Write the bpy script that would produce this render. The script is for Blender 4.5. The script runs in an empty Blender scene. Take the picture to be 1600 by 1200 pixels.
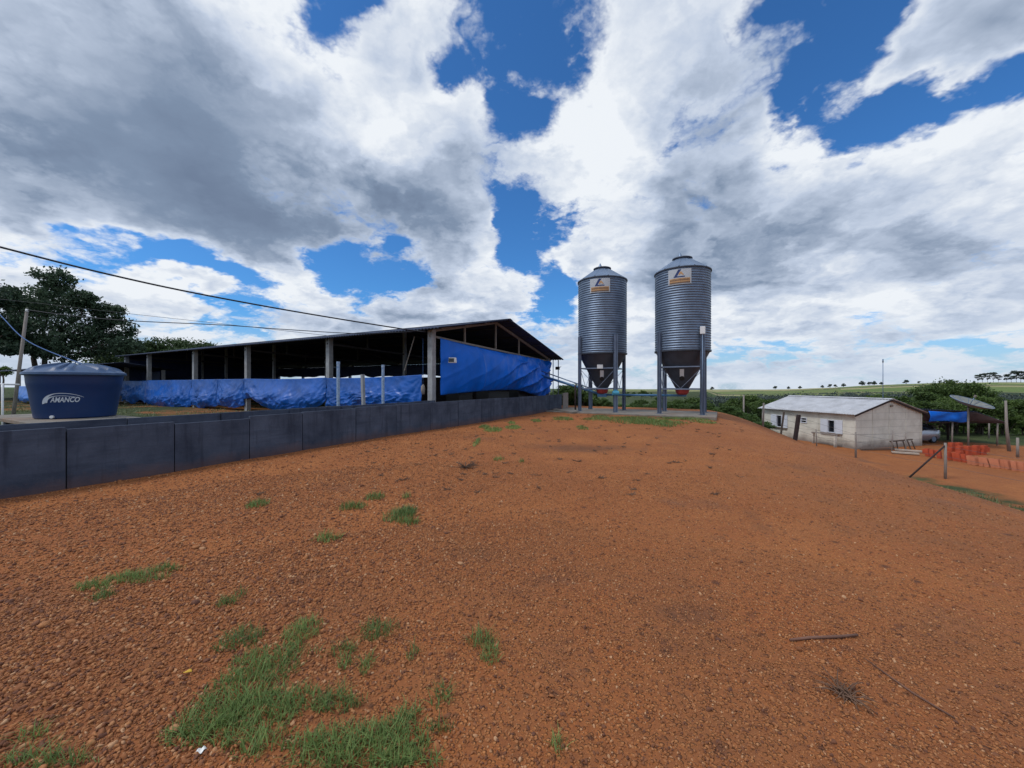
import bpy, math, random
import numpy as np
from mathutils import Vector, Matrix, Euler

random.seed(7)
RNG = np.random.default_rng(11)
SC = bpy.context.scene
COL = SC.collection
PI = math.pi
F = 605.0          # focal length in photo pixels
EYE = 1.6


def R(d):
    return math.radians(d)


# ---------------------------------------------------------------- terrain
GX, GY = 0.479, 0.878          # direction of the low wall (and of the shed's gable)
WX, WY = -7.19, 5.44           # a point at the foot of the wall


def sstep(a, b, x):
    t = np.clip((np.asarray(x, float) - a) / (b - a), 0, 1)
    return t * t * (3 - 2 * t)


def vhash(ix, iy, seed=0):
    n = (ix.astype(np.int64) * 374761393 + iy.astype(np.int64) * 668265263 + seed * 144665) & 0x7fffffff
    n = ((n ^ (n >> 13)) * 1274126177) & 0x7fffffff
    n = n ^ (n >> 16)
    return (n & 0xffff) / 65535.0


def vnoise(x, y, seed=0):
    x = np.asarray(x, float); y = np.asarray(y, float)
    ix = np.floor(x); iy = np.floor(y)
    fx = x - ix; fy = y - iy
    fx = fx * fx * (3 - 2 * fx); fy = fy * fy * (3 - 2 * fy)
    a = vhash(ix, iy, seed); b = vhash(ix + 1, iy, seed)
    c = vhash(ix, iy + 1, seed); d = vhash(ix + 1, iy + 1, seed)
    return (a * (1 - fx) + b * fx) * (1 - fy) + (c * (1 - fx) + d * fx) * fy


def fbm(x, y, oct=4, seed=0):
    s = 0; a = 0.5
    for k in range(oct):
        s = s + a * (vnoise(x * 2 ** k, y * 2 ** k, seed + k) - 0.5)
        a *= 0.5
    return s


def pq(x, y):
    p = (x - WX) * GY - (y - WY) * GX
    q = (x - WX) * GX + (y - WY) * GY
    return p, q


def height(x, y, micro=True):
    x = np.asarray(x, float); y = np.asarray(y, float)
    p, q = pq(x, y)
    s1 = sstep(7.5, 17.0, p - 0.27 * np.clip(18.5 - y, 0, 15))
    s2 = sstep(25.5, 40, q)
    h = -2.95 * (1 - (1 - s1) * (1 - s2))
    r = np.hypot(x, y)
    az = np.arctan2(x, y)
    right = sstep(-8, 6, p)
    h = h - 8.0 * sstep(48, 100, q) * right
    ridge = -12.0 + 15.5 * sstep(0.42, 0.93, az) * (1 - 0.6 * sstep(1.4, 2.4, az)) + 0.8 * np.sin(az * 17)
    far = sstep(170, 800, r) * sstep(-0.2, 0.25, az)
    h = h * (1 - far) + ridge * far
    h = h - np.clip(r - 820, 0, None) * 0.012
    if micro:
        fade = 1 - sstep(25, 60, r)
        h = h + fade * (0.10 * fbm(x * 0.35, y * 0.35, 3, 3) * sstep(3.0, 8.0, r) + 0.035 * fbm(x * 2.1, y * 2.1, 3, 9))
        h = h + sstep(60, 120, r) * 2.0 * fbm(x * 0.02, y * 0.02, 3, 21)
    return h


def H(x, y):
    return float(height(x, y))


def on_ground(px, py):
    """where the sight line through a photo pixel meets the terrain"""
    u = (px - 800) / F; s = (py - 600) / F
    d = 1.0
    while d < 900:
        if EYE - s * d <= H(u * d, d):
            break
        d *= 1.004
    return Vector((u * d, d, H(u * d, d)))


def at(px, py, d):
    return Vector(((px - 800) / F * d, d, EYE - (py - 600) / F * d))


# ---------------------------------------------------------------- materials
def nodes(m):
    m.use_nodes = True
    nt = m.node_tree
    nt.nodes.clear()
    return nt


def N(nt, typ, **kw):
    n = nt.nodes.new(typ)
    for k, v in kw.items():
        if k.startswith('i_'):
            key = k[2:]
            key = int(key) if key.isdigit() else key.replace('_', ' ')
            n.inputs[key].default_value = v
        else:
            setattr(n, k, v)
    return n


def L(nt, a, b):
    nt.links.new(a, b)


def c4(c):
    return (c[0], c[1], c[2], 1.0)


def math_node(nt, op, a, b=None, c=None, clamp=False):
    n = nt.nodes.new('ShaderNodeMath'); n.operation = op; n.use_clamp = clamp
    for i, v in enumerate((a, b, c)):
        if v is None:
            continue
        if isinstance(v, (int, float)):
            n.inputs[i].default_value = v
        else:
            nt.links.new(v, n.inputs[i])
    return n.outputs[0]


def mat(name, col, rough=0.7, metal=0.0, col2=None, var=0.15, scale=4.0, bump=0.0, bscale=30.0, spec=0.5,
        dirt=None, dirt_amt=0.5, dirt_scale=1.5, island=0.0, stretch=None):
    m = bpy.data.materials.new(name)
    nt = nodes(m)
    out = N(nt, 'ShaderNodeOutputMaterial')
    b = N(nt, 'ShaderNodeBsdfPrincipled', i_Roughness=rough, i_Metallic=metal)
    b.inputs['Specular IOR Level'].default_value = spec
    tc = N(nt, 'ShaderNodeTexCoord')
    vec = tc.outputs['Object']
    if stretch:
        mp = N(nt, 'ShaderNodeMapping'); mp.inputs['Scale'].default_value = stretch
        L(nt, vec, mp.inputs['Vector']); vec = mp.outputs[0]
    nz = N(nt, 'ShaderNodeTexNoise', i_Scale=scale, i_Detail=6.0, i_Roughness=0.6)
    L(nt, vec, nz.inputs['Vector'])
    if col2 is None:
        col2 = tuple(min(1, c * (1 + var)) for c in col)
        col = tuple(c * (1 - var) for c in col)
    rmp = N(nt, 'ShaderNodeMapRange', i_1=0.3, i_2=0.7)
    L(nt, nz.outputs[0], rmp.inputs[0])
    mx = N(nt, 'ShaderNodeMix', data_type='RGBA')
    mx.inputs[6].default_value = c4(col); mx.inputs[7].default_value = c4(col2)
    L(nt, rmp.outputs[0], mx.inputs[0])
    c = mx.outputs[2]
    if dirt:
        n2 = N(nt, 'ShaderNodeTexNoise', i_Scale=dirt_scale, i_Detail=8.0, i_Roughness=0.65)
        L(nt, vec, n2.inputs['Vector'])
        r2 = N(nt, 'ShaderNodeMapRange', i_1=0.5, i_2=0.72, i_3=0.0, i_4=dirt_amt)
        L(nt, n2.outputs[0], r2.inputs[0])
        m2 = N(nt, 'ShaderNodeMix', data_type='RGBA')
        L(nt, r2.outputs[0], m2.inputs[0]); L(nt, c, m2.inputs[6]); m2.inputs[7].default_value = c4(dirt)
        c = m2.outputs[2]
    if island:
        g = N(nt, 'ShaderNodeNewGeometry')
        hs = N(nt, 'ShaderNodeHueSaturation')
        v = math_node(nt, 'MULTIPLY_ADD', g.outputs['Random Per Island'], island * 2, 1 - island)
        L(nt, v, hs.inputs['Value']); L(nt, c, hs.inputs['Color'])
        c = hs.outputs[0]
    L(nt, c, b.inputs['Base Color'])
    if bump:
        nb = N(nt, 'ShaderNodeTexNoise', i_Scale=bscale, i_Detail=5.0, i_Roughness=0.6)
        L(nt, vec, nb.inputs['Vector'])
        bp = N(nt, 'ShaderNodeBump', i_Strength=bump, i_Distance=0.02)
        L(nt, nb.outputs[0], bp.inputs['Height']); L(nt, bp.outputs[0], b.inputs['Normal'])
    L(nt, b.outputs[0], out.inputs[0])
    return m


def leaf_mat(name, dark, light, trans=0.3, rough=0.6):
    m = bpy.data.materials.new(name)
    nt = nodes(m)
    out = N(nt, 'ShaderNodeOutputMaterial')
    g = N(nt, 'ShaderNodeNewGeometry')
    tc = N(nt, 'ShaderNodeTexCoord')
    nz = N(nt, 'ShaderNodeTexNoise', i_Scale=0.55, i_Detail=3.0)
    L(nt, tc.outputs['Object'], nz.inputs['Vector'])
    oi = N(nt, 'ShaderNodeObjectInfo')
    a = math_node(nt, 'MULTIPLY_ADD', g.outputs['Random Per Island'], 0.55, -0.25)
    b_ = math_node(nt, 'MULTIPLY_ADD', oi.outputs['Random'], 0.35, -0.15)
    k = math_node(nt, 'ADD', a, b_)
    k = math_node(nt, 'ADD', k, nz.outputs[0], clamp=True)
    mx = N(nt, 'ShaderNodeMix', data_type='RGBA')
    mx.inputs[6].default_value = c4(dark); mx.inputs[7].default_value = c4(light)
    L(nt, k, mx.inputs[0])
    b = N(nt, 'ShaderNodeBsdfPrincipled', i_Roughness=rough)
    b.inputs['Specular IOR Level'].default_value = 0.35
    L(nt, mx.outputs[2], b.inputs['Base Color'])
    t = N(nt, 'ShaderNodeBsdfTranslucent')
    L(nt, mx.outputs[2], t.inputs['Color'])
    ms = N(nt, 'ShaderNodeMixShader', i_0=trans)
    L(nt, b.outputs[0], ms.inputs[1]); L(nt, t.outputs[0], ms.inputs[2])
    L(nt, ms.outputs[0], out.inputs[0])
    return m


M = {}
M['concrete_edge'] = mat('dark mortar joint', (0.035, 0.04, 0.05), 0.9)
M['concrete_pale'] = mat('pale concrete post', (0.3, 0.31, 0.33), 0.85, var=0.2, scale=5, bump=0.3, bscale=40, dirt=(0.2, 0.19, 0.18), dirt_amt=0.6)
M['slab'] = mat('weathered slab', (0.2, 0.18, 0.155), 0.9, var=0.25, scale=2.5, bump=0.3, dirt=(0.25, 0.13, 0.07), dirt_amt=0.6, dirt_scale=0.8)
M['tank'] = mat('blue plastic tank', (0.003, 0.026, 0.105), 0.4, var=0.1, scale=2)
M['tank_lid'] = mat('sun bleached lid', (0.03, 0.075, 0.17), 0.45, var=0.2, scale=3, dirt=(0.2, 0.27, 0.36), dirt_amt=0.3)
M['tank_white'] = mat('grey white lettering', (0.55, 0.6, 0.66), 0.6, var=0.05)
M['white_plastic'] = mat('white plastic', (0.7, 0.71, 0.72), 0.5, var=0.05)
M['tarp'] = mat('blue tarp', (0.001, 0.08, 0.37), 0.38, var=0.3, scale=1.1, bump=0.2, bscale=4, spec=0.5)
M['tarp_bright'] = mat('bright blue tarp', (0.0015, 0.135, 0.66), 0.45, var=0.2, scale=0.8, bump=0.2, bscale=4, spec=0.28)
M['tarp_faded'] = mat('faded blue tarp', (0.03, 0.15, 0.5), 0.45, var=0.25, scale=1.1, bump=0.25, bscale=6)
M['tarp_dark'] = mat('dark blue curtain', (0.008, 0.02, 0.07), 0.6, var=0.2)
M['cloth_maroon'] = mat('dark maroon cloth', (0.035, 0.014, 0.012), 0.85, var=0.3)
M['roof_dark'] = mat('shade darkened fibre cement', (0.022, 0.036, 0.075), 0.85, var=0.3, scale=1.2)  # the dimness inside the shed is put into this base colour
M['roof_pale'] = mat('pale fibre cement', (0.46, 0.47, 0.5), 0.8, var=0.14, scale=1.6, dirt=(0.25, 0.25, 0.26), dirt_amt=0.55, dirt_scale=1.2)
M['steel_dark'] = mat('dark steel', (0.06, 0.055, 0.06), 0.6, metal=0.3, var=0.3)
M['galv'] = mat('galvanised steel', (0.155, 0.205, 0.285), 0.5, metal=0.6, var=0.2, scale=2.2, dirt=(0.085, 0.12, 0.18), dirt_amt=0.4, dirt_scale=3)
M['galv_plain'] = mat('galvanised sheet', (0.17, 0.235, 0.34), 0.5, metal=0.5, var=0.12, scale=2)
M['hopper'] = mat('shade darkened hopper steel', (0.065, 0.078, 0.105), 0.55, metal=0.4, var=0.2, scale=2)  # galvanised steel, its shade put into the colour; also the dark rings
M['leg'] = mat('galvanised leg', (0.18, 0.22, 0.30), 0.45, metal=0.6, var=0.15)
M['red_paint'] = mat('red paint', (0.3, 0.03, 0.025), 0.6, var=0.2)
M['blue_paint'] = mat('blue grey paint', (0.06, 0.17, 0.33), 0.45, var=0.15)
M['sticker'] = mat('pale sticker', (0.44, 0.47, 0.51), 0.5, var=0.08)
M['sticker_blue'] = mat('navy print', (0.012, 0.03, 0.14), 0.5)
M['sticker_orange'] = mat('orange print', (0.48, 0.27, 0.12), 0.5)
M['sticker_brown'] = mat('brown print', (0.16, 0.09, 0.05), 0.5)
M['black'] = mat('black plastic', (0.012, 0.012, 0.014), 0.5)
M['glass_dark'] = mat('dark glass', (0.012, 0.014, 0.02), 0.12, var=0.1)
M['wood'] = mat('weathered wood', (0.10, 0.075, 0.06), 0.9, var=0.4, scale=6, bump=0.5, bscale=25, stretch=(4, 4, 0.6))
M['wood_dark'] = mat('dark wood', (0.035, 0.022, 0.022), 0.9, var=0.35, scale=6, bump=0.4)
M['wood_pale'] = mat('pale planed wood', (0.42, 0.36, 0.3), 0.8, var=0.2, scale=4)
M['wood_grey'] = mat('grey bleached wood', (0.25, 0.22, 0.2), 0.9, var=0.25, scale=6, bump=0.4, stretch=(4, 4, 0.6))
M['brick'] = mat('red clay block', (0.44, 0.072, 0.028), 0.85, var=0.3, scale=2.5, bump=0.3, dirt=(0.5, 0.15, 0.07), dirt_amt=0.5)
M['brick_pale'] = mat('orange clay block', (0.52, 0.19, 0.10), 0.85, var=0.25, scale=2.5, bump=0.3)
M['wire'] = mat('fence wire', (0.16, 0.16, 0.17), 0.5, metal=0.6)
M['cable'] = mat('black cable', (0.018, 0.022, 0.032), 0.6)
M['rope'] = mat('blue rope', (0.05, 0.12, 0.3), 0.8)
M['pvc'] = mat('speckled pale blue pipe', (0.11, 0.22, 0.42), 0.6, col2=(0.42, 0.5, 0.6), scale=14)
M['car'] = mat('silver car paint', (0.40, 0.43, 0.5), 0.25, metal=0.6, var=0.04)
M['tyre'] = mat('tyre rubber', (0.012, 0.012, 0.012), 0.9)
M['shutter'] = mat('white shutter paint', (0.62, 0.65, 0.72), 0.6, var=0.06)
M['dish'] = mat('grey dish mesh', (0.19, 0.2, 0.185), 0.7, var=0.15)
M['bark'] = mat('tree bark', (0.07, 0.055, 0.045), 0.95, var=0.4, scale=5, bump=0.6, bscale=12, stretch=(1, 1, 0.3))
M['leaf_big'] = leaf_mat('dark broad leaves', (0.014, 0.034, 0.024), (0.085, 0.135, 0.075), 0.28)
M['leaf_umbrella'] = leaf_mat('fine mid green leaves', (0.02, 0.045, 0.016), (0.08, 0.13, 0.045))
M['leaf_valley'] = leaf_mat('valley leaves', (0.018, 0.042, 0.012), (0.13, 0.20, 0.045))
M['leaf_bush'] = leaf_mat('bush leaves', (0.02, 0.048, 0.014), (0.115, 0.19, 0.045))
M['leaf_crop'] = leaf_mat('crop leaves', (0.035, 0.085, 0.014), (0.10, 0.2, 0.035))
M['leaf_far'] = leaf_mat('haze tinted distant leaves', (0.045, 0.065, 0.06), (0.10, 0.13, 0.10), 0.1)  # paler and bluer: distance haze put into the leaf colour
M['grass'] = leaf_mat('short grass', (0.05, 0.1, 0.03), (0.26, 0.36, 0.105), 0.32)
M['grass_dry'] = leaf_mat('greyish grass', (0.06, 0.08, 0.03), (0.19, 0.22, 0.095), 0.2)
M['twig'] = mat('dry brown twig', (0.14, 0.07, 0.048), 0.9, var=0.4)
M['dry_weed'] = mat('dry weed', (0.13, 0.072, 0.045), 0.9, var=0.5)
M['yellow'] = mat('yellow leaf', (0.6, 0.36, 0.03), 0.6, var=0.15)
M['paper'] = mat('white scrap', (0.75, 0.75, 0.73), 0.7)


# white precast concrete walls: courses of panels half a metre high
def panel_wall_mat():
    m = bpy.data.materials.new('painted precast panels')
    nt = nodes(m)
    out = N(nt, 'ShaderNodeOutputMaterial')
    b = N(nt, 'ShaderNodeBsdfPrincipled', i_Roughness=0.85)
    tc = N(nt, 'ShaderNodeTexCoord')
    sp = N(nt, 'ShaderNodeSeparateXYZ'); L(nt, tc.outputs['Object'], sp.inputs[0])
    f = math_node(nt, 'FRACT', math_node(nt, 'DIVIDE', sp.outputs[2], 0.5))
    d = math_node(nt, 'ABSOLUTE', math_node(nt, 'SUBTRACT', f, 0.5))
    line = N(nt, 'ShaderNodeMapRange', i_1=0.44, i_2=0.49); L(nt, d, line.inputs[0])
    nz = N(nt, 'ShaderNodeTexNoise', i_Scale=1.3, i_Detail=8.0, i_Roughness=0.65)
    L(nt, tc.outputs['Object'], nz.inputs['Vector'])
    r = N(nt, 'ShaderNodeMapRange', i_1=0.35, i_2=0.7); L(nt, nz.outputs[0], r.inputs[0])
    mx = N(nt, 'ShaderNodeMix', data_type='RGBA')
    mx.inputs[6].default_value = (0.71, 0.69, 0.61, 1); mx.inputs[7].default_value = (0.53, 0.51, 0.44, 1)
    L(nt, r.outputs[0], mx.inputs[0])
    m2 = N(nt, 'ShaderNodeMix', data_type='RGBA'); m2.inputs[7].default_value = (0.36, 0.34, 0.31, 1)
    L(nt, math_node(nt, 'MULTIPLY', line.outputs[0], 0.42), m2.inputs[0]); L(nt, mx.outputs[2], m2.inputs[6])
    # red dust splashed on the foot of the wall
    ft = N(nt, 'ShaderNodeMapRange', i_1=0.62, i_2=0.1)
    L(nt, math_node(nt, 'MULTIPLY_ADD', nz.outputs[0], -0.7, math_node(nt, 'ADD', sp.outputs[2], 0.35)), ft.inputs[0])
    m3 = N(nt, 'ShaderNodeMix', data_type='RGBA'); m3.inputs[7].default_value = (0.14, 0.11, 0.10, 1)
    L(nt, math_node(nt, 'MULTIPLY', ft.outputs[0], 0.75), m3.inputs[0]); L(nt, m2.outputs[2], m3.inputs[6])
    L(nt, m3.outputs[2], b.inputs['Base Color'])
    bp = N(nt, 'ShaderNodeBump', i_Strength=0.4, i_Distance=0.02)
    L(nt, math_node(nt, 'SUBTRACT', nz.outputs[0], line.outputs[0]), bp.inputs['Height']); L(nt, bp.outputs[0], b.inputs['Normal'])
    L(nt, b.outputs[0], out.inputs[0])
    return m


M['house_wall'] = panel_wall_mat()


# dark cement panels of the low walls: streaks, rain stains, red mud splashed on the foot
def low_wall_mat():
    m = bpy.data.materials.new('stained grey concrete')
    nt = nodes(m)
    out = N(nt, 'ShaderNodeOutputMaterial'); b = N(nt, 'ShaderNodeBsdfPrincipled', i_Roughness=0.85)
    b.inputs['Specular IOR Level'].default_value = 0.3
    tc = N(nt, 'ShaderNodeTexCoord'); P = tc.outputs['Object']
    g = N(nt, 'ShaderNodeObjectInfo')
    ad = N(nt, 'ShaderNodeVectorMath', operation='ADD'); L(nt, P, ad.inputs[0])
    sc_ = N(nt, 'ShaderNodeVectorMath', operation='SCALE'); sc_.inputs[0].default_value = (37, 11, 5); L(nt, g.outputs['Random'], sc_.inputs[3]); L(nt, sc_.outputs[0], ad.inputs[1])
    Q = ad.outputs[0]
    def noise(sc, det=7.0, ro=0.62, st=None):
        v = Q
        if st:
            mp = N(nt, 'ShaderNodeMapping'); mp.inputs['Scale'].default_value = st; L(nt, v, mp.inputs['Vector']); v = mp.outputs[0]
        n = N(nt, 'ShaderNodeTexNoise', i_Scale=sc, i_Detail=det, i_Roughness=ro); L(nt, v, n.inputs['Vector']); return n.outputs[0]
    def ramp(v, a, b_, c=0.0, d=1.0):
        r = N(nt, 'ShaderNodeMapRange', i_1=a, i_2=b_, i_3=c, i_4=d); L(nt, v, r.inputs[0]); return r.outputs[0]
    def mix(f, a, b_):
        x = N(nt, 'ShaderNodeMix', data_type='RGBA'); L(nt, f, x.inputs[0])
        for k, v in ((6, a), (7, b_)):
            if isinstance(v, tuple): x.inputs[k].default_value = c4(v)
            else: L(nt, v, x.inputs[k])
        return x.outputs[2]
    big = noise(1.4); fine = noise(22.0, 6.0); streak = noise(3.0, 6.0, 0.6, (2.2, 2.2, 0.22)); lay = noise(2.0, 5.0, 0.6, (0.35, 0.35, 4.0))
    col = mix(ramp(big, 0.32, 0.68), (0.034, 0.046, 0.075), (0.082, 0.104, 0.152))
    col = mix(ramp(lay, 0.52, 0.7, 0, 0.45), col, (0.024, 0.034, 0.058))
    col = mix(ramp(streak, 0.52, 0.68, 0, 0.6), col, (0.02, 0.027, 0.046))
    col = mix(ramp(fine, 0.6, 0.75, 0, 0.3), col, (0.11, 0.125, 0.16))
    sp = N(nt, 'ShaderNodeSeparateXYZ'); L(nt, P, sp.inputs[0])
    ft = ramp(math_node(nt, 'MULTIPLY_ADD', big, -0.5, math_node(nt, 'MULTIPLY_ADD', fine, -0.15, sp.outputs[2])), -0.10, -0.34)
    col = mix(math_node(nt, 'MULTIPLY', ft, 0.55), col, (0.13, 0.058, 0.034))
    L(nt, col, b.inputs['Base Color'])
    bp = N(nt, 'ShaderNodeBump', i_Strength=0.5, i_Distance=0.015); L(nt, math_node(nt, 'ADD', math_node(nt, 'MULTIPLY', fine, 0.4), lay), bp.inputs['Height']); L(nt, bp.outputs[0], b.inputs['Normal'])
    L(nt, b.outputs[0], out.inputs[0])
    return m


M['concrete'] = low_wall_mat()


# ---------------------------------------------------------------- mesh helpers
def tag(o, label=None, cat=None, group=None, kind=None):
    if label: o['label'] = label
    if cat: o['category'] = cat
    if group: o['group'] = group
    if kind: o['kind'] = kind
    return o


def empty(name, loc=(0, 0, 0), rz=0.0, label=None, cat=None, group=None):
    o = bpy.data.objects.new(name, None); COL.objects.link(o)
    o.location = loc; o.rotation_euler = (0, 0, rz)
    o.empty_display_size = 0.2
    return tag(o, label, cat, group)


class MB:
    def __init__(s):
        s.v = []; s.f = []

    def add(s, vs, fs):
        n = len(s.v)
        s.v += [tuple(v) for v in vs]
        s.f += [tuple(i + n for i in f) for f in fs]
        return s

    def box(s, c, size, rot=None, taper=1.0):
        x, y, z = (k / 2 for k in size)
        vs = [Vector((a * x * (taper if d > 0 else 1), b * y * (taper if d > 0 else 1), d * z)) for d in (-1, 1) for b in (-1, 1) for a in (-1, 1)]
        if rot is not None:
            m = rot if isinstance(rot, Matrix) else Euler(rot).to_matrix()
            vs = [m @ v for v in vs]
        c = Vector(c)
        return s.add([v + c for v in vs], [(0, 2, 3, 1), (4, 5, 7, 6), (0, 1, 5, 4), (2, 6, 7, 3), (0, 4, 6, 2), (1, 3, 7, 5)])

    def bar(s, a, b, w, h=None, up=(0, 0, 1)):
        a = Vector(a); b = Vector(b); h = h or w
        z = (b - a).normalized()
        up = Vector(up)
        if abs(z.dot(up)) > 0.99: up = Vector((1, 0, 0))
        x = up.cross(z).normalized(); y = z.cross(x)
        vs = []
        for p in (a, b):
            for sx, sy in ((-1, -1), (1, -1), (1, 1), (-1, 1)):
                vs.append(p + x * sx * w / 2 + y * sy * h / 2)
        return s.add(vs, [(3, 2, 1, 0), (4, 5, 6, 7), (0, 1, 5, 4), (1, 2, 6, 5), (2, 3, 7, 6), (3, 0, 4, 7)])

    def tube(s, pts, r, seg=10, cap=True):
        pts = [Vector(p) for p in pts]
        rs = r if isinstance(r, (list, tuple)) else [r] * len(pts)
        prev = None; rings = []
        n0 = len(s.v)
        for i, p in enumerate(pts):
            d = (pts[min(i + 1, len(pts) - 1)] - pts[max(i - 1, 0)]).normalized()
            if prev is None:
                up = Vector((0, 0, 1)) if abs(d.z) < 0.9 else Vector((1, 0, 0))
                x = up.cross(d).normalized()
            else:
                x = (prev - d * prev.dot(d)).normalized()
            prev = x
            y = d.cross(x)
            for k in range(seg):
                a = 2 * PI * k / seg
                s.v.append(tuple(p + (x * math.cos(a) + y * math.sin(a)) * rs[i]))
        for i in range(len(pts) - 1):
            for k in range(seg):
                k2 = (k + 1) % seg
                s.f.append((n0 + i * seg + k, n0 + i * seg + k2, n0 + (i + 1) * seg + k2, n0 + (i + 1) * seg + k))
        if cap:
            s.f.append(tuple(n0 + k for k in reversed(range(seg))))
            s.f.append(tuple(n0 + (len(pts) - 1) * seg + k for k in range(seg)))
        return s

    def lathe(s, prof, seg=48, c=(0, 0, 0), cap0=False, cap1=False):
        n0 = len(s.v); c = Vector(c)
        for r, z in prof:
            for k in range(seg):
                a = 2 * PI * k / seg
                s.v.append((c.x + r * math.cos(a), c.y + r * math.sin(a), c.z + z))
        for i in range(len(prof) - 1):
            for k in range(seg):
                k2 = (k + 1) % seg
                s.f.append((n0 + i * seg + k, n0 + i * seg + k2, n0 + (i + 1) * seg + k2, n0 + (i + 1) * seg + k))
        if cap0: s.f.append(tuple(n0 + k for k in reversed(range(seg))))
        if cap1: s.f.append(tuple(n0 + (len(prof) - 1) * seg + k for k in range(seg)))
        return s

    def grid(s, fn, nu, nv):
        n0 = len(s.v)
        for j in range(nv + 1):
            for i in range(nu + 1):
                s.v.append(tuple(fn(i / nu, j / nv)))
        for j in range(nv):
            for i in range(nu):
                a = n0 + j * (nu + 1) + i
                s.f.append((a, a + 1, a + nu + 2, a + nu + 1))
        return s

    def build(s, name, m, parent=None, smooth=False, bevel=0.0, thick=0.0, auto=None):
        me = bpy.data.meshes.new(name)
        me.from_pydata(s.v, [], s.f); me.update()
        me.materials.append(m)
        if smooth:
            me.polygons.foreach_set('use_smooth', [True] * len(me.polygons))
        if auto:
            me.set_sharp_from_angle(angle=R(auto))
        o = bpy.data.objects.new(name, me); COL.objects.link(o)
        if parent: o.parent = parent
        if thick:
            md = o.modifiers.new('Solidify', 'SOLIDIFY'); md.thickness = thick; md.offset = 0
        if bevel:
            md = o.modifiers.new('Bevel', 'BEVEL'); md.width = bevel; md.segments = 2; md.limit_method = 'ANGLE'
        return o


def np_mesh(name, V, FQ, m, parent=None, smooth=False, link=True):
    """mesh from arrays: V (n,3), FQ (k,4 or 3)"""
    me = bpy.data.meshes.new(name)
    V = np.asarray(V, np.float32); FQ = np.asarray(FQ, np.int32)
    k, w = FQ.shape
    me.vertices.add(len(V)); me.vertices.foreach_set('co', V.ravel())
    me.loops.add(k * w); me.loops.foreach_set('vertex_index', FQ.ravel())
    me.polygons.add(k)
    me.polygons.foreach_set('loop_start', np.arange(0, k * w, w, dtype=np.int32))
    if smooth:
        me.polygons.foreach_set('use_smooth', np.ones(k, bool))
    me.update(calc_edges=True)
    me.materials.append(m)
    o = bpy.data.objects.new(name, me)
    if link: COL.objects.link(o)
    if parent: o.parent = parent
    return o


def copy_tree(o, parent=None):
    c = o.copy(); COL.objects.link(c)
    if parent: c.parent = parent
    for ch in list(o.children):
        copy_tree(ch, c)
    return c
# ================================================================ camera, sun, sky
cam = bpy.data.cameras.new('Camera'); cam_o = bpy.data.objects.new('Camera', cam); COL.objects.link(cam_o)
cam_o.location = (0, 0, EYE); cam_o.rotation_euler = (R(90), 0, 0)
cam.sensor_width = 36; cam.lens = 36 * F / 1600; cam.clip_end = 20000; cam.clip_start = 0.05
SC.camera = cam_o
SC.view_settings.view_transform = 'Standard'; SC.view_settings.look = 'None'
SC.view_settings.exposure = 0.0; SC.view_settings.gamma = 1.0

SUN_EL, SUN_AZ = R(55), R(-112)     # azimuth from +Y towards +X
sd = Vector((math.sin(SUN_AZ) * math.cos(SUN_EL), math.cos(SUN_AZ) * math.cos(SUN_EL), math.sin(SUN_EL)))
sun = bpy.data.lights.new('Sun', 'SUN'); sun_o = bpy.data.objects.new('Sun', sun); COL.objects.link(sun_o)
sun.energy = 1.7; sun.angle = R(14); sun.color = (1.0, 0.97, 0.93)
sun_o.rotation_euler = sd.to_track_quat('Z', 'Y').to_euler()
sun_o.location = (0, 0, 30)


def S(px, py):
    u = (px - 800) / F; v = (600 - py) / F
    n = math.sqrt(1 + u * u + v * v)
    return u / (n + 1), v / (n + 1)


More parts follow.
